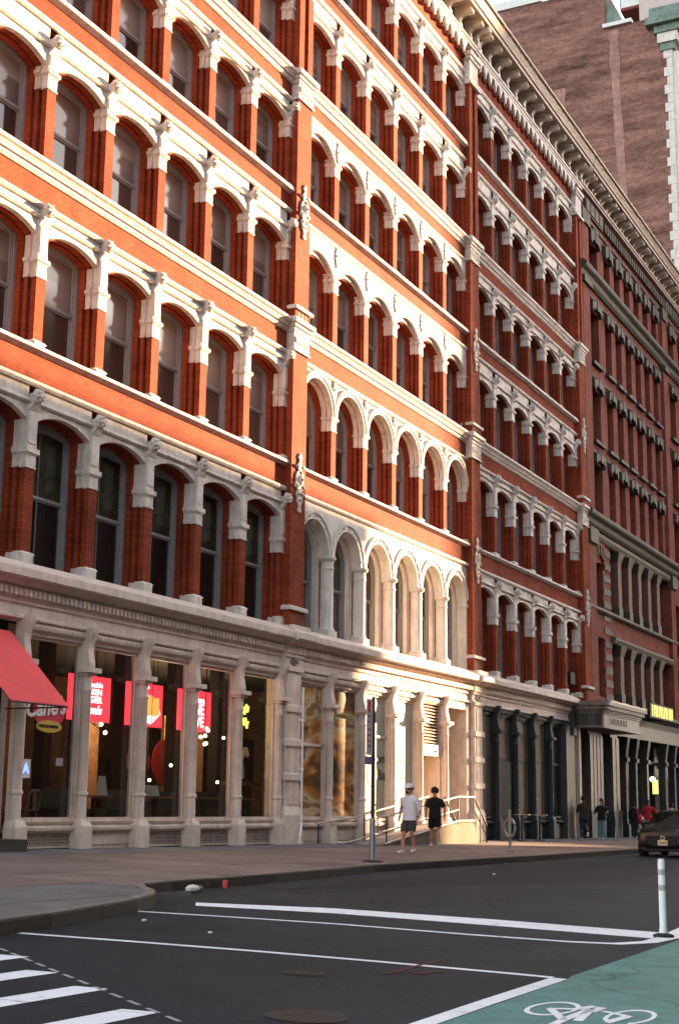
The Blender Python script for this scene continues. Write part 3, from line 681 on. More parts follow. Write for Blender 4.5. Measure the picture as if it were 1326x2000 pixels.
def pier_floor(sec, f, i, x, half):
    F = FL[f]; k = sec['k']; key = (f, k == 'B', half)
    arcade = (k == 'B' and f == 2)
    tallarch = (k == 'B' and f == 3)
    plain = (k == 'B' and f in (4, 5))
    if not arcade:
        def br():
            m_ = MB(); m_.prism(PLAN(), F['b'], F['cap']+.01); m_.prism([(-.27, .41), (.27, .41), (.27, .6), (-.27, .6)], F['cap']+.01, F['cr']+.1); m_.prism([(-.14, .12), (.14, .12), (.14, .41), (-.14, .41)], F['cap']+.01, F['sp']); return m_.mesh('pier', 'red_brick')
        p = put('pier', cached(('pier', f), br), BB, (x, 0, 0))
        def base():
            h = F['blk']; m_ = MB(); m_.prism(chamf(.235, .03, .42, .07), F['b'], h-.05)
            m_.taper((-.235, .235, .03, .42), (-.17, .17, .075, .42), h-.05, h); return m_.mesh('pier_base', 'white_stone')
        put('pier_base', cached(('pbase', f), base), p, (x, 0, 0))
        def cap():
            m_ = MB(); m_.prism(PLAN2(.008), F['cap'], F['r0']); m_.prism(PLAN2(.02), F['cap'], F['cap']+.03)
            m_.prism(PLAN2(.06), F['r0']+.035, F['r1']); m_.prism(PLAN2(.03), F['r0'], F['r0']+.035)
            top = F['m0'] if not (tallarch or plain) else F['sp']
            if not (tallarch or plain):
                # shaft with stop-chamfered arrises rising to the rosette block
                m_.prism(PLAN2(.012), F['r1'], F['r1']+.10); m_.prism([(-.125, .07), (.125, .07), (.155, .10), (.155, .26), (.212, .26), (.212, .405), (-.212, .405), (-.212, .26), (-.155, .26), (-.155, .10)], F['r1']+.10, F['s0']-.16)
                m_.prism(PLAN2(.014), F['s0']-.16, F['s1']+.02)
                m_.taper((-.18, .18, .07, .13), (-.1, .1, .0, .13), F['s0']-.14, F['s0']+.02)
                m_.box(-.12, .12, .0, .13, F['s0']+.02, F['ros']+.05)
            else:
                m_.prism(PLAN2(.0), F['r1'], F['sp']+.02)
            return m_.mesh('pier_capital', 'white_stone')
        c = put('pier_capital', cached(('pcap', f, tallarch or plain), cap), p, (x, 0, 0))
        if not (tallarch or plain): put('rosette', ROS, p, (x, 0.02, F['ros']))
        elif not half:
            put('leaf_ornament', LEAF, p, (x, 0.10, F['m0']-(.30 if f == 4 else .36 if f == 5 else .30)))
    else:
        def col():
            m_ = MB(); m_.smooth = True
            m_.lathe(0, .26, [(.235, 4.90), (.245, 4.93), (.225, 4.97), (.20, 5.02), (.19, 6.68), (.215, 6.70), (.215, 6.73), (.195, 6.75), (.19, 6.92), (.25, 6.96), (.275, 7.0), (.275, 7.05), (.24, 7.06)], 18)
            m_.smooth = False; m_.prism(chamf(.26, .0, .5, .06), 4.70, 4.90); return m_.mesh('column', 'white_iron')
        if not half: put('column', cached('col', col), BB, (x, 0, 0))
        else:
            put('column', cached('colh', lambda: MB().box(-.2, .2, .1, .5, 4.7, 7.05).box(-.25, .25, .05, .5, 6.95, 7.06).mesh('column', 'white_iron')), BB, (x, 0, 0))
        put('wall_pier', cached('colback', lambda: MB().box(-.13, .13, .42, .62, 4.7, 7.2).mesh('wall_pier', 'red_brick')), BB, (x, 0, 0))

def bay_floor(sec, f, x, hw):
    """x: bay centre, hw: half distance between the piers"""
    F = FL[f]; k = sec['k']; w = hw-.15
    arcade = (k == 'B' and f == 2); tall = (k == 'B' and f == 3); plain = (k == 'B' and f in (4, 5))
    hk = round(hw, 3)
    lit = (k != 'C' and f >= 3)
    sash = 'sash_paint'
    if f == 2: pu, pl = ('pane_green', 'pane_black')
    elif k == 'A': pu, pl = ('pane_shade_haze', 'pane_dim')
    elif k == 'B': pu, pl = ('pane_shade_haze', 'pane_dim')
    else: pu, pl = ('pane_dim', 'pane_black')
    if arcade:
        zs = 7.06
        def pan():
            m_ = MB(); m_.arch_panel(hw, hw-.19, zs, 8.00, 8.44, .12, .44, True, 20); return m_.mesh('arch_panel', 'white_iron')
        a = put('arch_panel', cached(('arcp', hk), pan), BB, (x, 0, 0))
        def ring():
            m_ = MB(); m_.arch_ring(hw-.195, hw-.03, zs, .935, 1.12, .095, .13, 22); m_.arch_ring(hw-.045, hw+.005, zs, 1.10, 1.17, .055, .13, 22)
            for j in range(9):
                t = PI*(j+.5)/9; m_.ball(((hw-.11)*math.cos(t), .095, zs+1.03*math.sin(t)), .04, 6, 4)
            return m_.mesh('archivolt', 'white_iron')
        put('archivolt', cached(('arcr', hk), ring), a, (x, 0, 0))
        def inner():
            m_ = MB(); m_.arch_panel(hw-.02, hw-.36, zs, 7.86, 8.3, .44, .60, True, 18, z0=4.73); return m_.mesh('jamb_arch', 'white_iron')
        put('jamb_arch', cached(('arcj', hk), inner), a, (x, 0, 0))
        def key_():
            m_ = MB(); m_.ball((0, .2, 7.96), .07, 8, 6, (.8, 1.6, 1.1)); m_.ball((0, .34, 7.93), .06, 6, 4); return m_.mesh('keystone', 'white_iron')
        put('keystone', cached('keys', key_), a, (x, 0, 0))
        add_window(x, ('wB2', hk), hw-.36, 4.76, zs, 7.80, True, sash, 'pane_tan', 'pane_dim' , False)
        return
    if tall:
        zs = 11.27
        def pan():
            m_ = MB(); m_.arch_panel(hw, w, zs, 12.17, F['m1'], .115, .26, True, 20); m_.arch_panel(hw-.1, w-.06, zs, 12.11, 12.3, .26, .41, True, 20); return m_.mesh('arch_panel', 'white_stone')
        a = put('arch_panel', cached(('t', hk), pan), BB, (x, 0, 0))
        def ring():
            m_ = MB(); m_.arch_ring(w-.005, w+.10, zs, .895, 1.0, .05, .12, 20); m_.arch_ring(w+.10, w+.155, zs, 1.0, 1.09, .02, .12, 20); return m_.mesh('archivolt', 'white_stone')
        put('archivolt', cached(('tr', hk), ring), a, (x, 0, 0))
        put('brick_arch', cached(('tb', hk), lambda: MB().arch_panel(hw-.2, w-.12, zs, 12.05, 12.25, .41, .60, True, 18).mesh('brick_arch', 'red_brick')), a, (x, 0, 0))
        add_window(x, ('wt', hk), w-.12, F['b'], zs, 12.03, True, sash, pu, pl, False)
        return
    if plain:
        def pan():
            m_ = MB(); m_.arch_panel(hw, w, F['sp']-.05, F['cr']+.16, F['m0'], .09, .20, False, 14); m_.arch_panel(hw-.02, w-.03, F['sp']-.05, F['cr']+.03, F['cr']+.3, .20, .41, False, 14); return m_.mesh('arch_panel', 'white_stone')
    else:
        def pan():
            m_ = MB(); m_.arch_panel(hw-.14, w+.005, F['sp'], F['cr'], F['m0'], .125, .26, False, 14); return m_.mesh('arch_panel', 'white_stone')
    a = put('arch_panel', cached(('p', f, hk, plain), pan), BB, (x, 0, 0))
    if not plain:
        put('arch_moulding', cached(('st', f, hk), lambda: MB().prism([(.126, F['s0']), (.085, F['s0']), (.05, F['s0']+.035), (.065, F['s1']), (.126, F['s1']+.02)], -hw+.17, hw-.17, 'x').mesh('arch_moulding', 'white_stone')), a, (x, 0, 0))
    put('brick_arch', cached(('ba', f, hk), lambda: MB().arch_panel(hw-.14, w-.06, F['sp']-.01, F['cr']-.02, F['cr']+.25, .262, .41, False, 14).arch_panel(hw-.2, w-.12, F['sp']-.02, F['cr']-.06, F['cr']+.2, .412, .60, False, 14).mesh('brick_arch', 'red_brick')), a, (x, 0, 0))
    add_window(x, ('w', f, hk), w-.12, F['b'], F['sp']-.02, F['cr']-.08, False, sash, pu, pl, f == 2)

for sec in SECT:
    X = sec['x']; n = len(X)
    for f in FL:
        if sec['k'] == 'A' and f >= 7: continue
        F = FL[f]
        for i, x in enumerate(X):
            if sec['k'] == 'A' and f > 4 and i < 1: continue
            half = (i == n-1) or (i == 0 and sec['k'] != 'A')
            pier_floor(sec, f, i, x, half)
        for i in range(n-1):
            bay_floor(sec, f, (X[i]+X[i+1])/2, (X[i+1]-X[i])/2)
        x0, x1 = sec['x0'], sec['x1']
        arc = sec['k'] == 'B' and f == 2
        # frieze, mouldings, brick band, next sill or cornice
        m0, m1, t, top = F['m0'], F['m1'], F['t'], F['top']
        ext('frieze_moulding', [(.125, m0-.001), (.07, m0), (.03, m0+.05), (.04, m1), (.125, m1)], x0, x1, 'white_stone')
        ext('wall_core', [(.20, m0-.05), (.20, m1-.005), (.62, m1-.005), (.62, m0-.05)], x0, x1, 'red_brick')
        ext('brick_band', [(.12, m1+.001), (.12, t), (.62, t), (.62, m1+.001)], x0, x1, 'red_brick')
        if F['kind'] == 'sill':
            ext('sill_course', [(.62, t+.001), (.08, t+.001), (.03, t+.04), (-.04, t+.06), (-.04, top-.03), (.0, top), (.62, top)], x0, x1, 'white_stone')
        elif F['kind'] == 'cornice':
            ext('cornice', [(.62, t+.001), (.09, t+.001), (.05, t+.05), (.03, t+.11), (-.02, t+.13), (-.03, t+.17), (-.08, t+.235), (-.13, t+.27), (-.13, top-.07), (-.08, top-.02), (-.06, top), (.62, top)], x0, x1, 'white_stone')

put('air_unit', MB().box(59.45, 60.1, .15, .6, 5.25, 5.75).box(59.5, 60.05, .13, .15, 5.30, 5.70).mesh('air_unit', 'plain_black'), BB)
# big piers dividing the sections
PIERS = [(33.50, 34.34), (47.22, 48.09), (60.92, 61.80)]
P0 = -.10
def slot_mesh(h, wd):
    m_ = MB()
    for k in (-1, 0, 1): m_.box(k*wd*.24-.035, k*wd*.24+.035, P0-.042, P0+.02, 0, h)
    return m_.mesh('slot', 'brownstone_dark')
for pi_, (x0, x1) in enumerate(PIERS):
    xc = (x0+x1)/2; hw = (x1-x0)/2; P0 = -.10
    root = put('buttress', MB().box(x0, x1, P0, .62, 5.22, 12.47).box(x0, x1, P0, .62, 13.81, 20.1).mesh('buttress', 'red_brick'), BB)
    # slender paired shafts with a recess between them above the upper cornice
    m_ = MB(); m_.box(x0, x0+.30, P0, .62, 21.02, 27.3); m_.box(x1-.30, x1, P0, .62, 21.02, 27.3); m_.box(x0+.3, x1-.3, P0+.25, .62, 21.02, 27.3); m_.box(x0+.3, x1-.3, P0+.1, .62, 23.9, 24.3)
    put('paired_shaft', m_.mesh('paired_shaft', 'red_brick'), root)
    for zb in (4.60, 13.42):
        zt = zb+.58 if zb < 5 else zb+.30
        put('pedestal', MB().box(x0-.02, x1+.02, P0-.04, .62, zb+.02, zt-.03).mesh('pedestal', 'red_brick'), root)
        put('pedestal_cap', MB().box(x0-.09, x1+.09, P0-.12, .6, zt-.03, zt+.06).taper((x0-.09, x1+.09, P0-.12, .6), (x0-.02, x1+.02, P0-.03, .6), zt+.06, zt+.10).mesh('pedestal_cap', 'white_stone'), root)
        put('slot', cached(('slot', zb < 5, round(hw, 2)), lambda: slot_mesh(.36 if zb < 5 else .20, 2*hw)), root, (xc, 0, zb+(.1 if zb < 5 else .04)))
    for zf, zc0, zc1 in ((12.47, 13.02, 13.42), (20.1, 20.6, 21.02)):
        m_ = MB(); m_.box(x0-.015, x1+.015, P0-.02, .6, zf, zc0); m_.box(x0-.05, x1+.05, P0-.06, .6, zf, zf+.06); m_.box(x0-.03, x1+.03, P0-.04, .6, zf+.14, zf+.18)
        for k in range(6):
            xx = x0+.1+k*(2*hw-.2)/5; m_.box(xx-.03, xx+.03, P0-.055, P0, zf+.24, zf+.42)
        put('pier_frieze', m_.mesh('pier_frieze', 'white_stone'), root)
        m_ = MB()
        for e, a, b in ((.05, 0, .13), (.10, .132, .24), (.17, .242, zc1-zc0-.04)): m_.box(x0-e, x1+e, P0-e, .6, zc0+a, zc0+b)
        m_.taper((x0-.17, x1+.17, P0-.17, .6), (x0-.12, x1+.12, P0-.1, .6), zc1-.04, zc1+.02)
        put('cornice_return', m_.mesh('cornice_return', 'white_stone'), root)
    for zo in (8.72, 16.72 if pi_ == 0 else 16.7):
        put('scroll_ornament', SCROLL, root, (xc+.02, P0, zo))
    # head of the pier below the main cornice
    m_ = MB(); m_.box(x0-.10, x1+.10, P0-.12, .6, 27.3, 27.42); m_.box(x0, x1, P0-.02, .6, 27.42, 28.35); m_.box(x0-.06, x1+.06, P0-.08, .6, 28.35, 28.5); m_.box(x0-.12, x1+.12, P0-.14, .6, 28.5, 28.66)
    put('pier_head', m_.mesh('pier_head', 'white_stone'), root)

# top: corbel table, bracketed cornice
xa, xb = 33.0, 62.0
ext('corbel_wall', [(.12, 28.351), (.12, 29.0), (.62, 29.0), (.62, 28.351)], xa, xb, 'red_brick')
def corbel_mesh():
    m_ = MB(); m_.prism([(-.285, 28.98), (.285, 28.98), (.285, 28.84), (.20, 28.83), (.15, 28.76), (.12, 28.64), (.07, 28.60), (.05, 28.50), (0, 28.40), (-.05, 28.50), (-.07, 28.60), (-.12, 28.64), (-.15, 28.76), (-.20, 28.83), (-.285, 28.84)], -.11, -.03, 'y')
    m_.box(-.07, .07, -.03, .125, 28.60, 28.97); return m_.mesh('corbel', 'white_stone')
def corbel_gap():
    m_ = MB()
    for k in range(3): m_.box(-.12+.095*k, -.12+.095*k+.06, .04, .125, 28.40, 28.80)
    m_.box(-.15, .15, .0, .125, 28.80, 28.86)
    return m_.mesh('brick_dentil', 'red_brick')
cm = corbel_mesh(); cg = corbel_gap()
n = int((xb-xa-.6)/.58)
for i in range(n):
    x = xa+.4+i*.58
    if any(a-.2 < x < b+.2 for a, b in PIERS): continue
    put('corbel', cm, BB, (x, 0, 0)); put('brick_dentil', cg, BB, (x+.29, 0, 0))
ext('corbel_rail', [(.12, 29.001), (-.14, 28.98), (-.14, 29.05), (-.20, 29.09), (-.20, 29.16), (.12, 29.17)], xa, xb, 'white_iron')
ext('cornice_frieze', [(.10, 29.171), (.10, 29.98), (.62, 29.98), (.62, 29.171)], xa, xb, 'brownstone_and_shade')  # dark tone painted in for the shade behind the brackets
ext('main_cornice', [(.62, 29.981), (-.64, 29.981), (-.66, 29.93), (-.72, 29.93), (-.72, 30.06), (-.69, 30.08), (-.69, 30.12), (-.76, 30.14), (-.76, 30.20), (-.72, 30.22), (-.86, 30.44), (-.84, 30.47), (-.84, 30.50), (-.95, 30.51), (-.95, 30.60), (-.86, 30.64), (.62, 31.0)], xa, xb, 'cornice_paint')
def bracket():
    m_ = MB()
    pr = [(.10, 29.18), (.0, 29.18), (-.10, 29.21), (-.15, 29.30), (-.145, 29.40), (-.11, 29.48), (-.12, 29.56), (-.20, 29.66), (-.36, 29.70), (-.50, 29.68), (-.585, 29.71), (-.615, 29.79), (-.59, 29.86), (-.60, 29.978), (.10, 29.978)]
    m_.prism(pr, -.115, .115, 'x'); m_.box(-.15, .15, -.62, .10, 29.90, 29.979)
    for z in (29.74, 29.80): m_.box(-.10, .10, -.635, -.60, z-.018, z+.018)
    return m_.mesh('cornice_bracket', 'bracket_paint')
bm_ = bracket()
i = 0; x = xa+.6
while x < xb-.1:
    put('cornice_bracket', bm_, BB, (x, 0, 0)); x += 1.06
for a, b in PIERS[1:]:
    put('cornice_bracket', bm_, BB, ((a+b)/2+.3, -.1, 0))
put('roof', MB().box(17.5, 61.8, .64, 22, 30.2, 30.5).mesh('roof', 'roof_tar'), BB)
put('light_stop_wall', MB().box(17.5, 61.6, .70, .78, 4.4, 30.1).mesh('light_stop_wall', 'dark_room'), BB)  # unseen near-black wall added close behind the panes to stop light leaks
put('party_wall', MB().box(61.35, 61.6, .64, 22, -1.6, 30.1).box(17.3, 17.5, .1, 22, -1.6, 30.1).mesh('party_wall', 'red_brick'), BB)
put('back_wall', MB().box(17.5, 61.3, 21.7, 22, -1.6, 30.1).mesh('back_wall', 'red_brick'), BB)

# ------------------------------------------------------------------ shopfront
def ent_profile(): return [(.62, 4.70), (.0, 4.72), (-.40, 4.52), (-.44, 4.50), (-.44, 4.34), (-.40, 4.31), (-.30, 4.30), (-.26, 4.24), (-.14, 4.20), (-.09, 4.20), (-.09, 3.98), (-.05, 3.96), (-.05, 3.88), (.0, 3.84), (.0, 3.66), (-.05, 3.63), (-.05, 3.58), (.05, 3.54), (.62, 3.54)]
for sec, xx0, xx1, mt in (('A', 17.5, 33.42, 'taupe_paint'), ('B', 34.30, 47.22, 'taupe_paint'), ('C', 48.05, 58.9, 'taupe_paint')):
    e = ext('shopfront_cornice', ent_profile(), xx0, xx1, mt)
    m_ = MB(); x = xx0+.08
    while x < xx1-.08:
        m_.box(x, x+.085, -.17, -.08, 4.01, 4.15); x += .15
    o = put('dentil_row', m_.mesh('dentil_row', 'taupe_paint'), e); o['kind'] = 'stuff'
def pier_ent(x0, x1):
    m_ = MB(); e = .12
    pr = [(y-.10 if y < .5 else y, z) for y, z in ent_profile()]
    m_.prism(pr, x0-.08, x1+.08, 'x')
    m_.box(x0-.06, x1+.06, -.34, -.2, 4.55, 4.72)
    return m_.mesh('cornice_return', 'taupe_paint')
def shop_pier(x0, x1, mt='taupe_paint'):
    zg = G(x0, 0)-.1; hw = (x1-x0)/2; xc = (x0+x1)/2
    m_ = MB(); m_.box(x0+.05, x1-.05, -.12, .5, -.3, 3.62)
    m_.box(x0-.03, x1+.03, -.20, .45, zg, -.28); m_.taper((x0-.03, x1+.03, -.20, .45), (x0+.05, x1-.05, -.12, .45), -.28, -.06)
    m_.box(x0+.22, x1-.22, -.14, -.1, .0, 3.4)
    p = put('shop_pier', m_.mesh('shop_pier', mt), BB)
    for z in (2.42, 1.52, .62):
        put('pier_band', MB().box(x0-.0, x1+.0, -.19, .48, z, z+.16).taper((x0, x1, -.19, .48), (x0+.05, x1-.05, -.13, .48), z+.16, z+.20).mesh('pier_band', mt), p)
    put('pier_band', MB().box(x0, x1, -.18, .48, 3.50, 3.62).mesh('pier_band', mt), p)
    put('cornice_return', pier_ent(x0, x1), p)
    lf = MB(); half = [(0, .20), (.05, .12), (.16, .09), (.24, .0), (.12, -.02), (.06, -.05), (0, -.09)]
    lf.prism(half+[(-x, z) for x, z in half[::-1][1:-1]], -.14, -.09, 'y'); lf.ball((0, -.14, .04), .05, 6, 4)
    put('leaf_ornament', lf.mesh('leaf_ornament', 'taupe_dark'), p, (xc, 0, 3.74))
    return p
sp1 = shop_pier(33.42, 34.30); sp2 = shop_pier(47.22, 48.09)
# white conduit on the first pier
mb = MB(); zg = G(34, 0)
mb.tube([(34.16, -.24, 3.1), (34.16, -.24, -.35), (34.14, -.26, -.5), (33.92, -.34, -.82), (33.88, -.36, zg+.02)], .032, 8)
for z in (2.2, .9): mb.box(34.11, 34.21, -.27, -.15, z, z+.05)
put('conduit', mb.mesh('conduit', 'plain_white'), sp1)

def col_mesh(mt, zg, slim=1.0):
    def fn():
        s = slim; m_ = MB()
        m_.box(-.185*s, .185*s, -.20, .10, zg, -.50); m_.taper((-.185*s, .185*s, -.20, .10), (-.13*s, .13*s, -.145, .10), -.50, -.36)
        m_.smooth = True
        m_.lathe(0, -.02, [(.118*s, -.38), (.114*s, .12), (.138*s, .14), (.138*s, .19), (.112*s, .21), (.106*s, 2.28), (.12*s, 2.30), (.12*s, 2.34), (.106*s, 2.36), (.106*s, 2.64)], 16)
        m_.smooth = False
        m_.box(-.075*s, .075*s, .0, .16, -.4, 3.6)
        m_.prism([(-.20*s, -.25), (.20*s, -.25), (.23*s, -.20), (.23*s, .10), (-.23*s, .10), (-.23*s, -.20)], 2.68, 2.78)
        m_.prism([(-.15*s, -.16), (.15*s, -.16), (.15*s, .1), (-.15*s, .1)], 2.62, 2.68)
        m_.prism([(.12, 2.78), (-.13, 2.78), (-.15, 2.84), (-.12, 2.98), (-.09, 3.15), (-.11, 3.32), (-.18, 3.46), (-.21, 3.56), (-.21, 3.64), (.12, 3.64)], -.10*s, .10*s, 'x')
        return m_.mesh('shop_column', mt)
    return cached(('scol', mt, round(zg, 1), slim), fn)
def bay_frame(x0, x1, mt, grille='mesh', zg=None, pane='shop_glass', transom=None):
    """one shop bay between the columns at x0 and x1"""
    zg = G((x0+x1)/2, 0)-.05 if zg is None else zg
    a, b = x0+.08, x1-.08
    L = put('shop_lintel', MB().prism([(.24, 3.30), (.06, 3.30), (.05, 3.37), (-.02, 3.40), (-.02, 3.50), (.02, 3.54), (.24, 3.54)], a-.03, b+.03, 'x').mesh('shop_lintel', mt), BB)
    m_ = MB(); x = a+.04
    while x < b-.05: m_.box(x, x+.035, -.045, 0, 3.42, 3.485); x += .07
    o = put('lintel_dentils', m_.mesh('lintel_dentils', mt), L); o['kind'] = 'stuff'
    fr = MB(); fr.box(a, a+.06, .12, .22, -.34, 3.30); fr.box(b-.06, b, .12, .22, -.34, 3.30); fr.box(a, b, .12, .22, 3.24, 3.30); fr.box(a, b, .06, .26, -.40, -.32)
    if transom: fr.box(a, b, .12, .22, transom-.035, transom+.035)
    W_ = put('shop_window', fr.mesh('shop_window', mt), BB)
    put('pane', MB().quad((a+.03, .17, -.34), (b-.03, .17, -.34), (b-.03, .17, 3.28), (a+.03, .17, 3.28)).mesh('pane', pane), W_)
    S_ = put('bulkhead', MB().prism([(.26, -.60), (.02, -.60), (.0, -.52), (.06, -.48), (.02, -.44), (.0, -.40), (.26, -.40)], a-.03, b+.03, 'x').box(a-.03, b+.03, .16, .26, zg-.1, -.60).mesh('bulkhead', mt), BB)
    m_ = MB(); x = a+.02
    while x < b-.03: m_.box(x, x+.03, -.015, .03, -.575, -.535); x += .06
    o = put('bulkhead_beads', m_.mesh('bulkhead_beads', mt), S_); o['kind'] = 'stuff'
    if grille == 'mesh':
        put('vent_back', MB().box(a, b, .14, .158, zg, -.60).mesh('vent_back', 'plain_black'), S_)
        m_ = MB(); x = a-.3
        H = -.62-(zg+.1)
        while x < b+.2:
            for sgn in (1, -1):
                p = (max(a, min(b, x)), .10, zg+.1); q = (max(a, min(b, x+sgn*.12)), .10, -.62)
                if abs(p[0]-q[0]) > .03: m_._add([(p[0]-.007, .10, p[2]), (p[0]+.007, .10, p[2]), (q[0]+.007, .10, q[2]), (q[0]-.007, .10, q[2])], [(0, 1, 2, 3)])
            x += .055
        m_.box(a, b, .08, .12, zg+.06, zg+.10); m_.box(a, b, .08, .12, -.64, -.60); m_.box(a, a+.03, .08, .12, zg+.06, -.6); m_.box(b-.03, b, .08, .12, zg+.06, -.6)
        put('vent_grille', m_.mesh('vent_grille', mt), S_)
    elif grille == 'panel':
        put('bulkhead_panel', MB().box(a, b, .12, .158, zg, -.60).box(a+.1, b-.1, .10, .13, zg+.12, -.68).mesh('bulkhead_panel', mt), S_)
    return W_
AX = [22.63+2.13*i for i in range(-1, 6)]      # shop columns of the first section
for i, x in enumerate(AX[:-1]):
    put('shop_column', col_mesh('taupe_paint', G(x, 0)-.1), BB, (x, 0, 0))
put('shop_column', col_mesh('taupe_paint', G(33, 0)-.1), BB, (33.28, 0.03, 0))
AXX = AX[:-1]+[33.3]
for i in range(len(AXX)-1):
    if i == 0: continue
    bay_frame(AXX[i], AXX[i+1], 'taupe_paint', ['', 'mesh', 'panel', 'mesh', 'mesh', 'mesh'][i])
# second section: bagel shop
BX = [34.05, 36.2, 38.35, 40.5, 42.65, 44.8, 47.2]
for x in BX[1:6]: put('shop_column', col_mesh('taupe_paint', G(x, 0)-.1), BB, (x, 0, 0))
WB = [bay_frame(BX[0]+.02, BX[1], 'taupe_paint', 'panel', None, 'food_print', 1.62), bay_frame(BX[1], BX[2], 'taupe_paint', 'panel', None, 'food_print'),
      bay_frame(BX[2], BX[3], 'taupe_paint', 'panel', None, 'film_green', 2.05), bay_frame(BX[3], BX[4], 'taupe_paint', 'panel', None, 'film_green')]
tr = (R(90), 0, 0)
text('lettering', 'Moon', .46, 'letter_grey', WB[2], (38.95, .155, 1.26), tr, fit=1.32)
text('lettering', 'rise', .46, 'letter_grey', WB[3], (40.78, .155, 1.26), tr, fit=1.0)
text('lettering', 'Ba', .48, 'letter_grey', WB[2], (39.72, .155, .76), tr, fit=.60)
text('lettering', 'gels', .46, 'letter_grey', WB[3], (40.72, .155, .76), tr, fit=1.06)
mb = MB(); out = []
for i in range(25): a = 2*PI*i/25; out.append((39.12+.30*math.cos(a), .90+.345*math.sin(a)))
for i in range(28):
    q = []
    for u in (i/28, (i+1)/28):
        a = R(78+300*u); o_ = Vector((39.42+.30*math.cos(a), .90+.345*math.sin(a))); n_ = Vector((39.53+.12*math.cos(a), 1.02+.15*math.sin(a))); n_ = o_.lerp(n_, math.sin(PI*u)**.6)
        q.append((o_, n_))
    (o1, n1), (o2, n2) = q
    mb.quad(*[(p.x, .152, p.y) for p in (o1, o2, n2, n1)])
put('crescent_mark', mb.mesh('crescent_mark', 'egg_orange'), WB[2])
mb = MB(); mb.box(42.35, 42.5, .14, .155, .25, .33).box(42.3, 42.36, .14, .155, .2, .4); put('door_sticker', mb.mesh('door_sticker', 'awning_red'), WB[3])
# louvred bay with recessed door
a, b = BX[4]+.14, BX[5]-.14
m_ = MB(); m_.box(a, a+.06, .1, .3, 1.6, 3.54); m_.box(b-.06, b, .1, .3, 1.6, 3.54); m_.box(a-.02, b+.02, .05, .5, 1.62, 1.98); m_.box(a, b, .25, .3, 1.98, 3.5); m_.prism([(.24, 3.30), (.06, 3.30), (-.02, 3.40), (-.02, 3.50), (.24, 3.54)], a-.02, b+.02, 'x')
lv = put('louvre_panel', m_.mesh('louvre_panel', 'taupe_paint'), BB)
sl = MB().prism([(.23, 0.05), (.22, .065), (.09, .0), (.10, -.015)], a+.06, b-.06, 'x').mesh('slat', 'taupe_paint')
z = 2.06
while z < 3.25: put('slat', sl, lv, (0, 0, z)); z += .105
m_ = MB(); m_.box(a-.02, a+.16, .1, 1.5, -1.2, 1.62); m_.box(b-.05, b+.0, .1, 1.5, -1.2, 1.62); m_.box(a, b, 1.4, 1.5, -1.2, 1.62)
dr = put('door_recess', m_.mesh('door_recess', 'taupe_paint'), BB)
put('door', MB().box(a+.3, b-.1, 1.33, 1.39, -1.0, 1.55).mesh('door', 'iron_slate'), dr); put('handle', MB().tube([(a+.42, 1.30, 0), (a+.42, 1.30, .35)], .015, 6).mesh('handle', 'chrome'), dr)
put('recess_lamp', MB().ball((b-.5, .04, 1.78), .05, 8, 5).mesh('recess_lamp', 'lamp_glass'), lv)
# last bay: deep pale recess
a, b = BX[5]+.1, 47.16
m_ = MB(); m_.box(a, a+.12, .1, .3, -1.2, 3.3); m_.box(b-.35, b, .0, 2.4, -1.3, 3.5); m_.box(a-.1, b, 2.3, 2.4, -1.3, 3.5); m_.box(a-.2, b, .02, 2.4, 3.3, 3.54)
put('entrance_recess', m_.mesh('entrance_recess', 'taupe_paint'), BB)
put('entrance_post', MB().box(a+.12, a+.32, .15, .4, -1.2, 3.1).box(a+.12, a+.5, .1, .3, 2.4, 2.48).mesh('entrance_post', 'iron_slate'), BB)
put('door', MB().box(a+.4, b-.4, 2.2, 2.28, -1.1, 1.8).mesh('door', 'iron_slate'), BB)
# unseen near-black walls added behind the second and third sections to stop light
put('light_stop_wall', MB().box(34.1, 42.6, .5, .6, -1.5, 3.6).box(48, 60.5, 1.9, 2.0, -1.6, 3.6).mesh('light_stop_wall', 'dark_room'), BB)
# third section: dark iron fronts
CX = [48.02]+[49.75+2.06*i for i in range(0, 4)]+[57.8]
for x in CX[1:5]: put('shop_column', col_mesh('iron_slate', G(x, 0)-.1, .95), BB, (x, 0, 0))
for i in range(5):
    w_ = bay_frame(CX[i]-(.1 if i == 0 else 0), CX[i+1], 'iron_slate', 'panel', None, 'pane_tan' if i < 4 else 'pane_black', 1.75)
    if i == 1:
        put('door', MB().box(CX[1]+.2, CX[2]-.2, .05, .12, -1.15, 1.68).mesh('door', 'plain_black'), w_)
    if i == 3:
        m_ = MB()
        for k, (z, wd) in enumerate(((.30, .5), (.18, .35), (.08, .45), (-.02, .3))): m_.box(CX[3]+.6, CX[3]+.6+wd, .155, .165, z, z+.05)
        put('door_sticker', m_.mesh('door_sticker', 'concrete_deck'), w_)
m_ = MB(); m_.box(57.85, 59.0, -.12, .6, -1.5, 3.5); put('shop_pier', m_.mesh('shop_pier', 'iron_slate_pale'), BB)

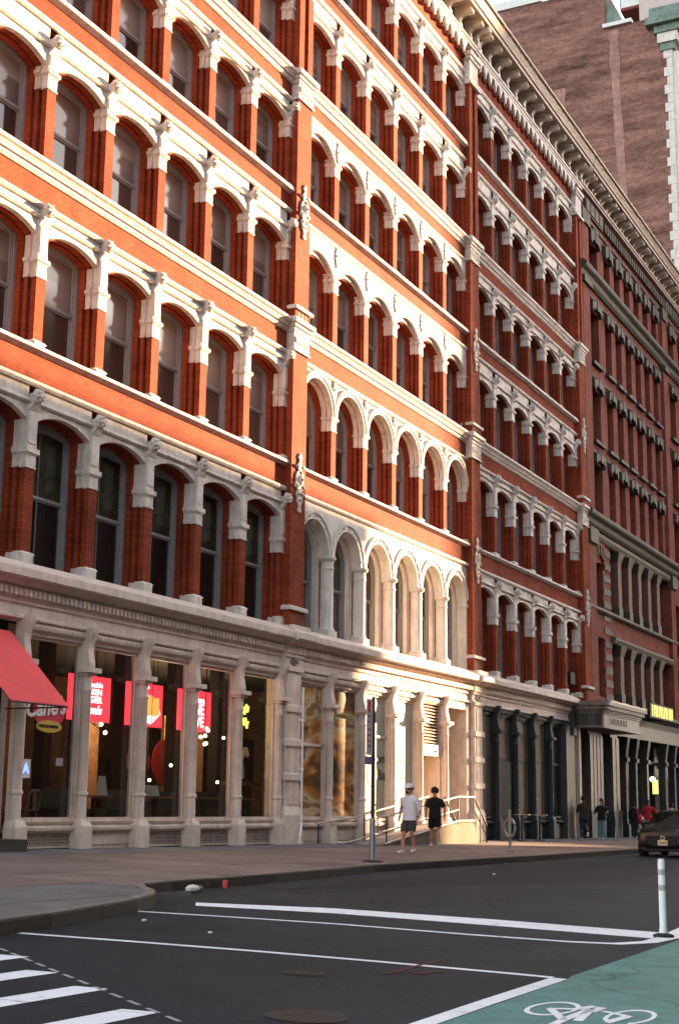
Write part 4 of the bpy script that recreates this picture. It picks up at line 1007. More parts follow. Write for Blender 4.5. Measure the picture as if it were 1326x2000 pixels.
# interior of the fried chicken shop
XI0, XI1 = 20.6, 40.0
zf = -.62
m_ = MB(); m_.box(XI0, XI1, .3, 8, zf-.1, zf); put('shop_floor', m_.mesh('shop_floor', 'floor_dark'), BB)
put('shop_ceiling', MB().box(XI0, XI1, .3, 8, 3.5, 3.56).mesh('shop_ceiling', 'dark_room'), BB)
put('shop_back_wall', MB().box(XI0, XI1, 7.0, 7.1, zf, 3.5).mesh('shop_back_wall', 'wall_brown'), BB)
put('shop_side_wall', MB().box(XI1, XI1+.1, .3, 7, zf, 3.5).box(XI0-.1, XI0, .3, 7, zf, 3.5).mesh('shop_side_wall', 'wall_brown'), BB)
put('tan_wall', MB().box(28.75, 29.45, 3.0, 3.1, zf, 2.2).box(33.9, 36.0, 4.0, 4.1, zf, 2.4).mesh('tan_wall', 'wall_tan'), BB)
m_ = MB()
for x, y in ((25.45, 1.6), (28.35, 1.6), (30.5, 1.5), (32.55, 1.5), (30.4, 4.4), (33.4, 4.4)): m_.box(x-.14, x+.14, y-.14, y+.14, zf, 3.5)
put('inner_post', m_.mesh('inner_post', 'dark_room'), BB)
for (xa, xb) in ((25.52, 27.06), (27.72, 29.22), (29.95, 31.46)):
    t = thing('lit_sign', {25.52: 'glowing red panel reading chicken finger meals in the shop window', 27.72: 'glowing red panel with a picture of fried chicken in a white carton', 29.95: 'glowing red panel reading one love in the shop window'}[xa], 'sign', ((xa+xb)/2, 1.0, 1.77), 'red panels hanging in the shop windows')
    xc = (xa+xb)/2
    put('panel', MB().box(xa, xb, 1.0, 1.05, 1.77, 2.78).mesh('panel', 'lit_red'), t)
    put('hanger', MB().tube([(xa+.2, 1.03, 2.78), (xa+.2, 1.03, 3.5)], .008, 5).tube([(xb-.2, 1.03, 2.78), (xb-.2, 1.03, 3.5)], .008, 5).mesh('hanger', 'plain_black'), t)
    if xa == 25.52:
        for s, z, sz, sh, wd in (('Craveable', 2.54, .15, .25, .86), ('CHICKEN', 2.37, .175, 0, .95), ('FINGER', 2.19, .20, 0, .82), ('Meals', 1.94, .27, .25, .78)):
            text('lettering', s, sz, 'lit_white', t, (xb-.33, .995, z), tr, bold=.007, align='RIGHT', shear=sh, fit=wd)
    elif xa == 29.95:
        for s, z, sz, wd in (("IT'S OUR", 2.50, .12, .62), ('ONE', 2.19, .40, .74), ('LOVE', 1.89, .36, .86)):
            text('lettering', s, sz, 'lit_white', t, (xb-.33, .995, z), tr, bold=.010, align='RIGHT', fit=wd)
    else:
        m_ = MB(); rr = random.Random(3)
        m_.prism([(xc-.25, 1.95), (xc+.25, 1.83), (xc+.62, 2.08), (xc+.60, 2.18), (xc-.3, 2.12)], .97, .995, 'y')
        put('carton', m_.mesh('carton', 'lit_white'), t)
        m_ = MB(); m_.smooth = True
        for k in range(9):
            xk = xc-.25+.085*k; m_.tube([(xk+.05, .96, 2.02+.02*(k % 3)), (xk+.02, .95, 2.22), (xk+rr.uniform(-.1, .1), .965, 2.42+rr.uniform(-.06, .05))], .052, 6)
        m_.ball((xc+.18, .96, 2.40), .15, 8, 6, (1.2, .3, .8))
        put('chicken', m_.mesh('chicken', 'lit_orange'), t)
        m_ = MB(); m_.tube([(xc-.02+.14*math.cos(q), .98, 2.69+.04*math.sin(q)) for q in [2*PI*i/16 for i in range(16)]], .014, 5, True); m_.tube([(xc-.1, .98, 2.66), (xc-.06, .98, 2.45)], .02, 5); m_.ball((xc+.02, .98, 2.5), .05, 6, 4)
        put('drink_cup', m_.mesh('drink_cup', 'lit_white'), t)
def chandelier(x, y, z, lab, pts):
    t = thing('chandelier', lab, 'lamp', (x, y, z), None)
    put('stem', MB().tube([(x, y, z+.1), (x, y, 3.5)], .015, 6).mesh('stem', 'plain_black'), t)
    m_ = MB()
    for dx, dz in pts: m_.tube([(x, y, z), (x+dx, y, z+dz)], .01, 5)
    put('arm', m_.mesh('arm', 'plain_black'), t)
    for dx, dz in pts: put('bulb', cached('bulb', lambda: MB().ball((0, 0, 0), .045, 10, 7).mesh('bulb', 'bulb_warm')), t, (x+dx, y-.02, z+dz))
chandelier(31.2, 1.0, 1.62, 'cluster of round glowing bulbs under the red one love panel', ((-.22, .02), (0, .06), (.05, .24), (.05, -.13), (-.02, -.15), (.12, .2)))
chandelier(26.75, 1.2, 1.72, 'dark globe lamp with small glowing bulbs below the first red panel', ((.25, .02), (.1, .12), (-.25, .1), (.42, -.16)))
for (x, y, z, lab) in ((28.63, .9, .52, 'single glowing bulb low in the third shop window'), (29.53, .9, .89, 'single glowing bulb beside the fourth shop column'), (31.72, .9, .53, 'small glowing bulb behind the fourth shop window'), (31.97, .9, 1.66, 'small glowing bulb near the last shop column')):
    t = thing('pendant_lamp', lab, 'lamp', (x, y, z), 'bulbs hanging in the chicken shop')
    put('bulb', cached('bulb2', lambda: MB().ball((0, 0, 0), .038, 10, 7).mesh('bulb', 'bulb_warm')), t, (x, y, z))
    put('cord', MB().tube([(x, y, z+.05), (x, y, 3.5)], .008, 5).mesh('cord', 'plain_black'), t)
def lamp(x, y, z, e, col=(1, .62, .32), r=.12):
    l = bpy.data.lights.new('room_light', 'POINT'); l.energy = e; l.color = col; l.shadow_soft_size = r
    o = bpy.data.objects.new('room_light', l); COL.objects.link(o); o.location = (x, y, z)
lamp(30.9, 2.2, 2.4, 30); lamp(28.4, 2.4, 1.9, 18); lamp(34.2, 3.0, 2.4, 30); lamp(25.2, 3.8, 2.4, 14)
# neon script, framed picture, round emblem
t = thing('neon_sign', 'yellow neon script in two short rows on the wall of the chicken shop', 'neon sign', (33.1, 1.2, 2.0))
m_ = MB()
for row, z0 in ((0, 2.38), (1, 2.05)):
    pts = []
    for i in range(60):
        u = i/59; pts.append((33.0+.56*u, 1.1, z0+.10+.10*math.sin(u*26+row)+.05*math.sin(u*9+row*2)-.04*u*row))
    m_.tube(pts, .022, 5)
put('tube', m_.mesh('tube', 'neon_yellow'), t)
put('bracket', MB().box(33.05, 33.5, 1.13, 1.16, 2.0, 2.7).mesh('bracket', 'plain_black'), t)
t = thing('framed_picture', 'dark framed picture of a figure in a white suit on the shop wall', 'picture', (33.55, 1.35, .6))
put('frame', MB().box(32.75, 34.25, 1.3, 1.36, .58, 1.72).mesh('frame', 'poster_black'), t)
m_ = MB(); m_.prism([(33.2, .66), (33.75, .66), (33.72, .95), (33.66, 1.15), (33.78, 1.3), (33.9, 1.22), (33.98, 1.3), (33.88, 1.5), (33.7, 1.5), (33.62, 1.45), (33.5, 1.48), (33.38, 1.40), (33.25, 1.2), (33.1, 1.12), (33.12, 1.06), (33.34, 1.1), (33.3, .9)], 1.285, 1.298, 'y'); put('figure', m_.mesh('figure', 'plain_white'), t)
m_ = MB(); m_.prism([(33.18, 1.02), (33.32, 1.0), (33.42, 1.38), (33.28, 1.42)], 1.275, 1.284, 'y'); put('figure_instrument', m_.mesh('figure_instrument', 'sign_red'), t)
m_ = MB(); m_.ball((33.5, 1.288, 1.55), .07, 8, 6, (1, .2, 1.2)); put('figure_head', m_.mesh('figure_head', 'skin'), t)
put('ledge', MB().box(32.7, 34.3, 1.15, 1.5, .48, .58).mesh('ledge', 'wood_table'), t)
put('panel', MB().box(32.7, 34.3, 1.38, 1.5, zf, .48).mesh('panel', 'wall_brown'), t)
t = thing('wall_emblem', 'round red emblem with a white curve on the back wall', 'emblem', (32.46, 3.0, .4))
m_ = MB(); m_.lathe(0, 0, [(.62, -.02), (.62, .03)], 28); o = put('disc', m_.mesh('disc', 'emblem_red'), t, (32.46, 3.0, 1.04)); o.rotation_euler = (R(90), 0, 0)
m_ = MB(); m_.tube([(32.46+.28+.25*math.cos(R(a)), 2.96, 1.04+.45*math.sin(R(a))) for a in range(110, 260, 10)], .05, 6); put('curve', m_.mesh('curve', 'plain_white'), t)
rr = random.Random(5)
for k in range(9):
    x = 32.55+.55*(k//3)+.1*(k % 2); z = .35+.55*(k % 3); y = 4.5
    t = thing('wall_picture', ['dark framed gold print low on the back wall by the red emblem', 'small framed red print on the back wall by the red emblem', 'small framed tan print high on the back wall by the red emblem'][k % 3]+['', ', middle column', ', far column'][k//3], 'picture', (x, y, z), 'small pictures on the back wall')
    put('frame', MB().box(x-.2, x+.2, y-.04, y, z, z+.42).mesh('frame', 'wood_table'), t); put('print', MB().box(x-.15, x+.15, y-.05, y-.041, z+.05, z+.37).mesh('print', ['gold_oval', 'sign_red', 'wall_tan'][k % 3]), t)
# booths, tables and what stands on them
for x, lab in ((25.9, 'dark booth seat behind the second shop window'), (28.3, 'dark booth seat behind the third shop window'), (30.4, 'dark booth seat behind the fourth shop window'), (32.3, 'dark booth seat below the framed picture')):
    t = thing('booth', lab, 'seat', (x, 1.2, zf), 'booths along the shop windows')
    put('seat_base', MB().box(x-.95, x+.75, .7, 1.2, zf, -.15).mesh('seat_base', 'booth_dark'), t); put('backrest', MB().box(x-.95, x+.75, 1.2, 1.32, zf, .28).mesh('backrest', 'booth_dark'), t)
    t = thing('cafe_table', lab.replace('dark booth seat', 'wooden table top with a dark foot'), 'table', (x+.1, .6, zf), 'tables along the shop windows')
    put('tabletop', MB().box(x-.45, x+.5, .36, .68, .10, .14).mesh('tabletop', 'wood_table'), t); put('leg', MB().box(x, x+.08, .48, .56, zf, .10).mesh('leg', 'plain_black'), t)
tag(put('paper_bag', MB().taper((-.14, .14, -.07, .07), (-.10, .10, -.02, .02), 0, .42).mesh('paper_bag', 'plain_white'), None, (26.25, .55, .14)), 'white paper bag standing on the table in the second window', 'bag')
o = tag(put('paper_bag', MB().taper((-.12, .12, -.30, .22), (-.10, .10, -.25, .15), -.12, .12).box(-.121, .04, -.12, .06, -.06, .06).mesh('paper_bag', 'plain_white'), None, (27.95, .52, .27)), 'white paper bag lying on its side in the third window', 'bag'); o.rotation_euler = (0, 0, R(70))
for x in (23.45, 24.05):
    t = thing('metal_chair', 'grey metal chair with a splat back behind the first window' if x < 23.8 else 'grey metal chair nearer the shop column behind the first window', 'chair', (x, .9, zf), 'metal chairs in the chicken shop')
    put('seat', MB().box(x-.2, x+.2, .7, 1.1, -.20, -.17).mesh('seat', 'steel_chair'), t)
    m_ = MB(); m_.tube([(x-.19, .68, -.2), (x-.18, .64, .12), (x-.10, .62, .22), (x+.10, .62, .22), (x+.18, .64, .12), (x+.19, .68, -.2)], .02, 6); m_.box(x-.06, x+.06, .62, .65, -.18, .2); put('backrest', m_.mesh('backrest', 'steel_chair'), t)
    for a in (-.18, .18):
        for b in (.72, 1.08): put('leg', MB().tube([(x+a, b, -.2), (x+a*1.1, b, zf)], .016, 5).mesh('leg', 'steel_chair'), t)
# window graphics
t = thing('window_emblem', 'red oval shop emblem with white script half hidden by the awning', 'sign', (23.75, .14, 1.45))
m_ = MB(); m_.lathe(0, 0, [(.50, 0), (.50, .02)], 32); o = put('disc', m_.mesh('disc', 'sign_red'), t, (23.72, .14, 1.80)); o.rotation_euler = (R(90), 0, 0); o.scale = (1.05, .62, 1)
text('lettering', "Cane's", .50, 'plain_white', t, (22.93, .105, 1.66), (R(90), R(-6), 0), bold=.014, shear=.3, sx=.98)
m_ = MB(); m_.lathe(0, 0, [(.36, 0), (.36, .02)], 28); o = put('oval', m_.mesh('oval', 'gold_oval'), t, (23.72, .12, 1.50)); o.rotation_euler = (R(90), 0, 0); o.scale = (1.15, .34, 1)
text('lettering', 'CHICKEN FINGERS', .085, 'plain_black', t, (23.37, .095, 1.475), tr, bold=.002, sx=.9)
t = thing('grade_card', 'white card with a blue letter A in the corner of the first window', 'card', (23.1, .15, .55)); put('card', MB().box(22.96, 23.22, .13, .14, .45, .82).mesh('card', 'plain_white'), t)
text('lettering', 'A', .27, 'neon_blue', t, (22.99, .125, .55), tr, bold=.008)
tag(put('notice_card', MB().box(24.05, 24.28, .135, .145, .72, .88).mesh('notice_card', 'cloth_pale'), None), 'small pale notice stuck on the first window', 'notice')
t = thing('neon_sign', 'small green and blue lit sign glimpsed beside the second shop column', 'neon sign', (25.9, 3.2, .6))
put('green_tube', MB().ball((25.85, 3.2, .95), .12, 8, 5).mesh('green_tube', 'neon_green'), t); put('blue_tube', MB().tube([(26.0, 3.2, .45), (26.05, 3.2, .8)], .03, 6).mesh('blue_tube', 'neon_blue'), t)

# awning over the corner door
t = thing('awning', 'plain red sloping fabric awning over the doorway at the shop end', 'awning', (21.3, -.7, 1.7))
y0, y1, zt, zb_ = .05, -1.45, 3.30, 1.80
m_ = MB(); m_._add([(20.55, y1, zb_), (22.28, y1, zb_), (22.28, y0, zt), (20.55, y0, zt)], [(0, 1, 2, 3)])
m_._add([(20.55, y1, zb_-.01), (22.28, y1, zb_-.01), (22.28, y0, zt-.02), (20.55, y0, zt-.02)], [(3, 2, 1, 0)])
m_._add([(20.55, y1, zb_), (22.28, y1, zb_), (22.28, y1, zb_-.035), (20.55, y1, zb_-.035)], [(3, 2, 1, 0)])
put('canopy', m_.mesh('canopy', 'awning_red'), t)
m_ = MB(); m_.tube([(20.57, y1, zb_-.03), (22.26, y1, zb_-.03), (22.26, y0, zb_-.03)], .015, 6); m_.tube([(22.26, y1, zb_-.03), (22.26, y0, zt-.04)], .015, 6); m_.tube([(20.57, y0, zb_-.03), (20.57, y1, zb_-.03), (20.57, y0, zt-.04)], .015, 6); put('frame', m_.mesh('frame', 'plain_black'), t)
# doorway bay under it
a, b = AX[0]+.14, AX[1]-.14
m_ = MB(); m_.box(a, b, .3, .4, -1.1, 3.5); put('door_recess', m_.mesh('door_recess', 'dark_room'), BB)
m_ = MB(); m_.box(a, a+.08, .2, .3, -1, 2.4); m_.box(b-.08, b, .2, .3, -1, 2.4); m_.box(a, b, .2, .3, 2.3, 2.4); put('door', m_.mesh('door', 'taupe_paint'), BB)
put('doorstep', MB().box(19.6, 22.40, -.55, .3, G(21, 0)-.1, -.72).mesh('doorstep', 'brownstone_dark'), BB)

# ------------------------------------------------------------------ the rose brick building beyond
DB = thing('warehouse_building', 'dull rose brick building with dark stone window hoods beyond the white trimmed one', 'building', (80, 1, -1.3))
def wall_open(mb, x0, x1, z0, z1, ops, y, depth):
    xs_ = sorted({x0, x1, *[o[0] for o in ops], *[o[1] for o in ops]}); zs_ = sorted({z0, z1, *[o[2] for o in ops], *[o[3] for o in ops]})
    for xa, xb in zip(xs_, xs_[1:]):
        for za, zb in zip(zs_, zs_[1:]):
            cx, cz = (xa+xb)/2, (za+zb)/2
            if any(o[0] < cx < o[1] and o[2] < cz < o[3] for o in ops): continue
            mb.quad((xa, y, za), (xb, y, za), (xb, y, zb), (xa, y, zb))
    for o in ops:
        a, b, c, d = o
        mb.quad((a, y, c), (a, y+depth, c), (a, y+depth, d), (a, y, d)); mb.quad((b, y, d), (b, y+depth, d), (b, y+depth, c), (b, y, c))
        mb.quad((a, y, d), (a, y+depth, d), (b, y+depth, d), (b, y, d)); mb.quad((a, y, c), (b, y, c), (b, y+depth, c), (a, y+depth, c))
WS = [(63.75, 65.15)]
groups = []
g0 = [66.25+1.9*i for i in range(6)]
WS += [(x, x+1.12) for x in g0]
WS += [(79.6, 81.0)] + [(82.15+1.9*i, 83.27+1.9*i) for i in range(6)] + [(95.3, 96.6)]
PIL = [(62.0, 63.1), (77.55, 78.5), (93.6, 94.5), (97.4, 98.4)]
rows = {7: (25.46, 27.12), 6: (21.0, 23.6), 5: (17.1, 19.66), 4: (13.36, 16.0)}
m_ = MB(); ops = [(a, b, c, d) for (a, b) in WS for (c, d) in rows.values()]
wall_open(m_, 61.62, 98.4, 12.9, 29.6, ops, .12, .50)
put('upper_wall', m_.mesh('upper_wall', 'rose_brick'), DB)
def dwin(x, a, c, d, narrow=1.12):
    w2 = narrow/2
    m_ = MB(); m_.box(-w2, -w2+.09, .50, .6, c, d); m_.box(w2-.09, w2, .50, .6, c, d); m_.box(-w2, w2, .50, .6, d-.09, d); m_.box(-w2, w2, .50, .6, c, c+.08); m_.box(-w2, w2, .52, .6, (c+d)/2-.04, (c+d)/2+.04)
    return m_.mesh('window', 'brownstone_and_shade')
def hood_mesh(wd, h):
    w2 = wd/2+.10; m_ = MB()
    m_.prism([(-w2, 0), (-w2, h*.75), (-w2*.55, h*.75), (-w2*.4, h), (w2*.4, h), (w2*.55, h*.75), (w2, h*.75), (w2, 0), (w2-.12, -.14), (w2-.2, .0), (w2*.5, .12), (0, .15), (-w2*.5, .12), (-w2+.2, 0), (-w2+.12, -.14)], -.06, .14, 'y')
    m_.box(-.09, .09, -.085, .1, .06, h+.03)
    return m_.mesh('window_hood', 'brownstone_dark')
for (a, b) in WS:
    for f, (c, d) in rows.items():
        x = (a+b)/2; wd = round(b-a, 2)
        o = put('window', cached(('dw', f, wd), lambda: dwin(0, a, c, d, wd)), DB, (x, 0, 0))
        put('pane', cached(('dp', f, wd), lambda: MB().quad((-wd/2, .57, c), (wd/2, .57, c), (wd/2, .57, d), (-wd/2, .57, d)).mesh('pane', 'pane_black')), o, (x, 0, 0))
        put('window_hood', cached(('dh', f == 7, wd), lambda: hood_mesh(wd, .78 if f == 7 else .55)), o, (x, 0, d+.02))
        if f in (6, 5): put('sill', cached(('ds', wd), lambda: MB().box(-wd/2-.14, wd/2+.14, -.08, .2, -.16, 0).mesh('sill', 'brownstone_dark')), o, (x, 0, c))
def d_ext(name, prof, x0, x1, mt): return ext(name, prof, x0, x1, mt, DB)
for (p0, p1) in PIL:
    put('pilaster', MB().box(p0, p1, -.06, .2, 13.3, 24.6).box(p0, p1, -.06, .2, 25.5, 28.2).box(p0, p1, -.06, .3, 4.7, 12.3).mesh('pilaster', 'rose_brick'), DB)
    for e, ya, za, zb in ((.08, -.16, 27.5, 28.2), (.1, -.2, 24.4, 24.7), (.1, -.2, 11.9, 12.6)): put('pilaster_cap', MB().box(p0-e, p1+e, ya, .2, za, zb).mesh('pilaster_cap', 'brownstone_dark'), DB)
for z in (24.67, 12.72):
    d_ext('belt_cornice', [(.2, z), (.02, z), (-.10, z+.12), (-.16, z+.3), (-.34, z+.42), (-.38, z+.5), (-.38, z+.62), (-.2, z+.74), (.2, z+.76)], 61.65, 98.4, 'brownstone_dark')
for z in (28.02, 24.16, 20.22, 16.46):
    d_ext('string_course', [(.14, z), (.04, z), (.02, z+.08), (.14, z+.12)], 61.65, 98.4, 'brownstone_dark')
# frieze with brackets and bright dentils, main cornice
mb = MB(); x = 66.2
while x < 98: mb.box(x, x+.22, -.05, .13, 28.45, 28.95); x += .42
o = put('frieze_corbels', mb.mesh('frieze_corbels', 'brownstone_dark'), DB); o['kind'] = 'stuff'
for a, b in ((63.0, 66.0), (79.0, 82.0), (94.6, 97.3)):
    put('frieze_grille', MB().box(a, b, .02, .13, 28.4, 29.2).mesh('frieze_grille', 'brownstone_dark'), DB)
    m_ = MB()
    for k in range(4): m_.box(a+k*(b-a)/4+.06, a+(k+1)*(b-a)/4-.06, -.02, .03, 28.5, 29.1)
    put('grille_panel', m_.mesh('grille_panel', 'brownstone_and_shade'), DB)
d_ext('cornice_rail', [(.12, 29.2), (-.14, 29.2), (-.14, 29.28), (-.2, 29.32), (-.2, 29.42), (.12, 29.44)], 61.9, 98.6, 'cornice_paint')
d_ext('cornice_frieze', [(.10, 29.441), (.10, 29.97), (.62, 29.97), (.62, 29.441)], 61.9, 98.6, 'brownstone_and_shade')
d_ext('main_cornice', [(.62, 29.981), (-.64, 29.981), (-.66, 29.93), (-.72, 29.93), (-.72, 30.06), (-.69, 30.08), (-.69, 30.12), (-.76, 30.14), (-.76, 30.20), (-.72, 30.22), (-.86, 30.44), (-.84, 30.47), (-.84, 30.50), (-.95, 30.51), (-.95, 30.60), (-.86, 30.64), (.62, 31.0)], 61.9, 98.7, 'cornice_paint')
x = 62.4; i = 0
while x < 98.5:
    put('cornice_bracket', bm_, DB, (x, -.02, .03)); x += .42 if i % 2 == 0 else .86; i += 1
# two lower storeys: striped piers and dark columns
m_ = MB()
lower_ops = [(63.4, 64.75, 9.05, 11.25), (63.4, 64.75, 5.0, 7.75), (66.0, 77.5, 9.05, 12.2), (66.0, 77.5, 5.0, 7.9), (79.2, 80.6, 5, 11.2), (82, 93.4, 9.05, 12.2), (82, 93.4, 5.0, 7.9)]
wall_open(m_, 61.62, 98.4, 4.5, 12.9, lower_ops, .12, .6)
put('lower_wall', m_.mesh('lower_wall', 'rose_brick'), DB)
put('dark_glazing', MB().quad((61.7, .7, 4.4), (98, .7, 4.4), (98, .7, 12.6), (61.7, .7, 12.6)).mesh('dark_glazing', 'pane_black'), DB)
put('dark_frame', MB().box(63.4, 63.52, .5, .7, 5, 11.2).box(64.63, 64.75, .5, .7, 5, 11.2).box(63.4, 64.75, .3, .7, 8.1, 8.9).mesh('dark_frame', 'brownstone_dark'), DB)
qm = MB().box(0, 1, .085, .2, 0, .30).mesh('stone_band', 'brownstone_dark')
for a, b in ((62.05, 63.38), (64.78, 65.98), (77.55, 78.5)):
    z = 4.9
    while z < 12.2:
        o = put('stone_band', qm, DB, (a, 0, z)); o.scale = (b-a, 1, 1); z += .62
m_ = MB(); m_.arch_panel(.85, .66, 11.0, 11.62, 12.2, .02, .4, True, 14); put('arch_head', m_.mesh('arch_head', 'rose_brick'), DB, (64.08, 0, 0))
vm = MB()
for k in range(7):
    a = PI*(k+.5)/7; vm.prism([(.68*math.cos(a-.07), 11.0+.66*math.sin(a-.07)), (1.0*math.cos(a-.05), 11.0+1.05*math.sin(a-.05)), (1.0*math.cos(a+.05), 11.0+1.05*math.sin(a+.05)), (.68*math.cos(a+.07), 11.0+.66*math.sin(a+.07))], -.02, .03, 'y')
put('voussoir', vm.mesh('voussoir', 'brownstone_dark'), DB, (64.08, 0, 0))
d_ext('entablature', [(.2, 12.2), (.05, 12.2), (-.02, 12.26), (-.1, 12.4), (-.1, 12.55), (.2, 12.6)], 61.7, 98.4, 'brownstone_and_shade')
d_ext('entablature', [(.2, 7.62), (.05, 7.62), (-.02, 7.68), (-.1, 7.84), (-.1, 7.96), (.2, 8.0)], 65.9, 77.55, 'brownstone_and_shade')
d_ext('sill_course', [(.2, 8.86), (-.02, 8.86), (-.1, 8.94), (-.1, 9.05), (.2, 9.07)], 61.7, 98.4, 'brownstone_dark')
def dcol(z0, z1):
    m_ = MB(); m_.cur = 0; m_.box(-.30, .30, .0, .5, z0+.45, z1-.5)
    m_.cur = 1; m_.box(-.34, .34, -.03, .5, z0, z0+.45); m_.taper((-.3, .3, .0, .5), (-.5, .5, -.12, .5), z1-.5, z1-.06); m_.box(-.52, .52, -.14, .5, z1-.06, z1)
    return m_.mesh('column', ['column_brown', 'brownstone_dark'])
for z0, z1 in ((9.07, 12.2), (4.9, 7.62)):
    for x in [67.3+1.9*i for i in range(5)]+[83.4+1.9*i for i in range(5)]:
        put('column', cached(('dc', z0), lambda: dcol(z0, z1)), DB, (x, 0, 0))
put('air_unit', MB().box(79.5, 80.2, -.25, .3, 7.6, 8.3).mesh('air_unit', 'reflective_grey'), DB)
# street level
d_ext('shopfront_cornice', [(.3, 4.75), (-.05, 4.75), (-.3, 4.62), (-.34, 4.5), (-.2, 4.4), (-.02, 4.3), (-.02, 4.0), (.3, 4.0)], 65.6, 98.4, 'brownstone_dark')
d_ext('shop_fascia', [(.3, 3.35), (.0, 3.35), (.0, 4.0), (.3, 4.0)], 65.6, 98.4, 'iron_slate_pale')
put('shop_glazing', MB().quad((59, .9, -1.8), (98, .9, -1.8), (98, .9, 4.2), (59, .9, 4.2)).mesh('shop_glazing', 'pane_black'), DB)
for x in (68.15, 69.95, 72.1, 75.9, 77.9, 80.5, 84, 88, 92):
    zg = G(x, 0)-.1; m_ = MB(); m_.box(x-.16, x+.16, .15, .5, zg, 3.35); m_.box(x-.24, x+.24, .05, .5, zg, zg+.7); m_.box(x-.24, x+.24, .05, .5, 2.2, 2.4); m_.taper((x-.16, x+.16, .15, .5), (x-.24, x+.24, .0, .5), 2.4, 3.35)
    put('shop_column', m_.mesh('shop_column', 'iron_slate_pale' if x == 72.1 else 'iron_slate'), DB)
m_ = MB()
for x in (66.9, 71, 74, 76.8, 79): m_.box(x-.05, x+.05, .6, .7, -1.4, 3.3)
m_.box(66, 98, .6, .7, 2.3, 2.4); m_.box(66, 98, .6, .75, -1.7, -.9)
put('shop_frame', m_.mesh('shop_frame', 'iron_slate'), DB)
put('roof', MB().box(61.62, 98.4, .65, 24, 30.2, 30.5).mesh('roof', 'roof_tar'), DB)
put('side_wall', MB().box(98.1, 98.4, .7, 24, -2, 30.2).box(61.62, 98.1, 23.7, 24, -2, 30.2).mesh('side_wall', 'rose_brick'), DB)
put('light_stop_wall', MB().box(61.7, 98, 1.2, 1.3, 4.2, 29.9).mesh('light_stop_wall', 'dark_room'), DB)  # unseen near-black wall added behind the openings to stop light leaks

# entrance porch with the address
PO = thing('entrance_porch', 'grey stone entrance canopy carved 1 Astor Place with a rounded corner on fluted columns', 'porch', (62.3, -.6, G(62, 0)))
m_ = MB()
def rc(x0, x1, y0, y1, r, n=6):
    return [(x1, y1), (x0, y1)] + [(x0+r-r*math.cos(PI/2*i/n), y0+r-r*math.sin(PI/2*i/n)) for i in range(n+1)] + [(x1, y0)]
m_.prism(rc(59.0, 65.2, -1.28, .3, .55), 3.42, 3.92)
put('fascia', m_.mesh('fascia', 'iron_slate_pale'), PO)
m_ = MB(); m_.prism(rc(58.96, 65.25, -1.32, .3, .55), 3.34, 3.42); m_.prism(rc(58.97, 65.25, -1.32, .3, .55), 3.92, 4.0); m_.prism(rc(58.9, 65.3, -1.38, .3, .6), 4.0, 4.1); m_.prism(rc(58.8, 65.4, -1.5, .3, .65), 4.1, 4.26); m_.prism(rc(58.72, 65.5, -1.6, .3, .7), 4.26, 4.44)
put('cornice', m_.mesh('cornice', 'taupe_dark'), PO)
put('flashing', MB().box(59.6, 65.45, -1.58, .2, 4.441, 4.49).mesh('flashing', 'galvanised'), PO)
text('lettering', '1 ASTOR PLACE', .36, 'plain_black', PO, (60.25, -1.285, 3.55), tr, bold=.006, sx=1.13)
m_ = MB(); m_.box(58.55, 58.95, -.25, .1, 3.0, 4.0); m_.taper((58.5, 59.0, -.3, .1), (58.62, 58.88, -.1, .1), 4.0, 4.75); put('corner_finial', m_.mesh('corner_finial', 'iron_slate_pale'), PO)
def flcol(x0, x1, y, n):
    zg = G(x0, 0)-.1; m_ = MB(); wd = (x1-x0)/n
    m_.box(x0, x1, y+.05, y+.6, zg, 3.34)
    for k in range(n): m_.box(x0+k*wd+.05, x0+(k+1)*wd-.05, y-.03, y+.05, -.1, 3.2)
    m_.cur = 1; m_.box(x0-.06, x1+.06, y-.08, y+.6, zg, -.12)
    return m_.mesh('fluted_pier', ['iron_slate_pale', 'iron_slate'])
put('fluted_pier', flcol(61.5, 63.6, .0, 4), PO); put('fluted_pier', flcol(64.7, 65.9, -.1, 2), PO)
put('corner_post', MB().box(59.35, 59.65, -.2, .3, -1.4, 3.34).mesh('corner_post', 'cornice_paint'), PO)
# lit bits in the dark shops
tag(put('shop_sign', None), 'green and yellow striped sign board over the dark shops beyond the porch', 'sign') if False else None
t = thing('shop_sign', 'board sign with narrow yellow letters over the dark shops beyond the porch', 'sign', (69.7, -1.2, 4.3))
put('board', MB().box(67.3, 71.9, -1.28, -1.2, 4.25, 4.95).box(67.5, 67.7, -1.2, .1, 4.3, 4.6).box(71.4, 71.6, -1.2, .1, 4.3, 4.6).mesh('board', 'plain_black'), t)
m_ = MB(); x = 67.6; rr = random.Random(11); k = 0
while x < 71.6:
    wd = .10+.05*(k % 3); m_.box(x, x+wd, -1.31, -1.281, 4.33, 4.87); 
    if k % 3 == 1: m_.box(x+wd, x+.30, -1.31, -1.281, 4.76, 4.87)
    if k % 4 == 2: m_.box(x+wd, x+.28, -1.31, -1.281, 4.33, 4.43)
    x += .33; k += 1
put('lettering', m_.mesh('lettering', 'sign_lit_yellow'), t)
tag(put('lit_box_sign', MB().box(72.0, 72.28, -.3, -.1, .74, 1.42).mesh('lit_box_sign', 'box_yellow'), None), 'small upright glowing yellow box sign on a shop column', 'sign')
tag(put('orange_light_strip', MB().box(67.48, 67.62, .55, .6, .2, 1.95).mesh('orange_light_strip', 'strip_orange'), None), 'thin vertical orange light strip in the dark shopfront', 'light')
tag(put('shop_lamp', MB().ball((74.0, .4, 1.5), .13, 10, 7).mesh('shop_lamp', 'bulb_warm'), None), 'bright round lamp in the dark shopfront above the parked car', 'lamp')

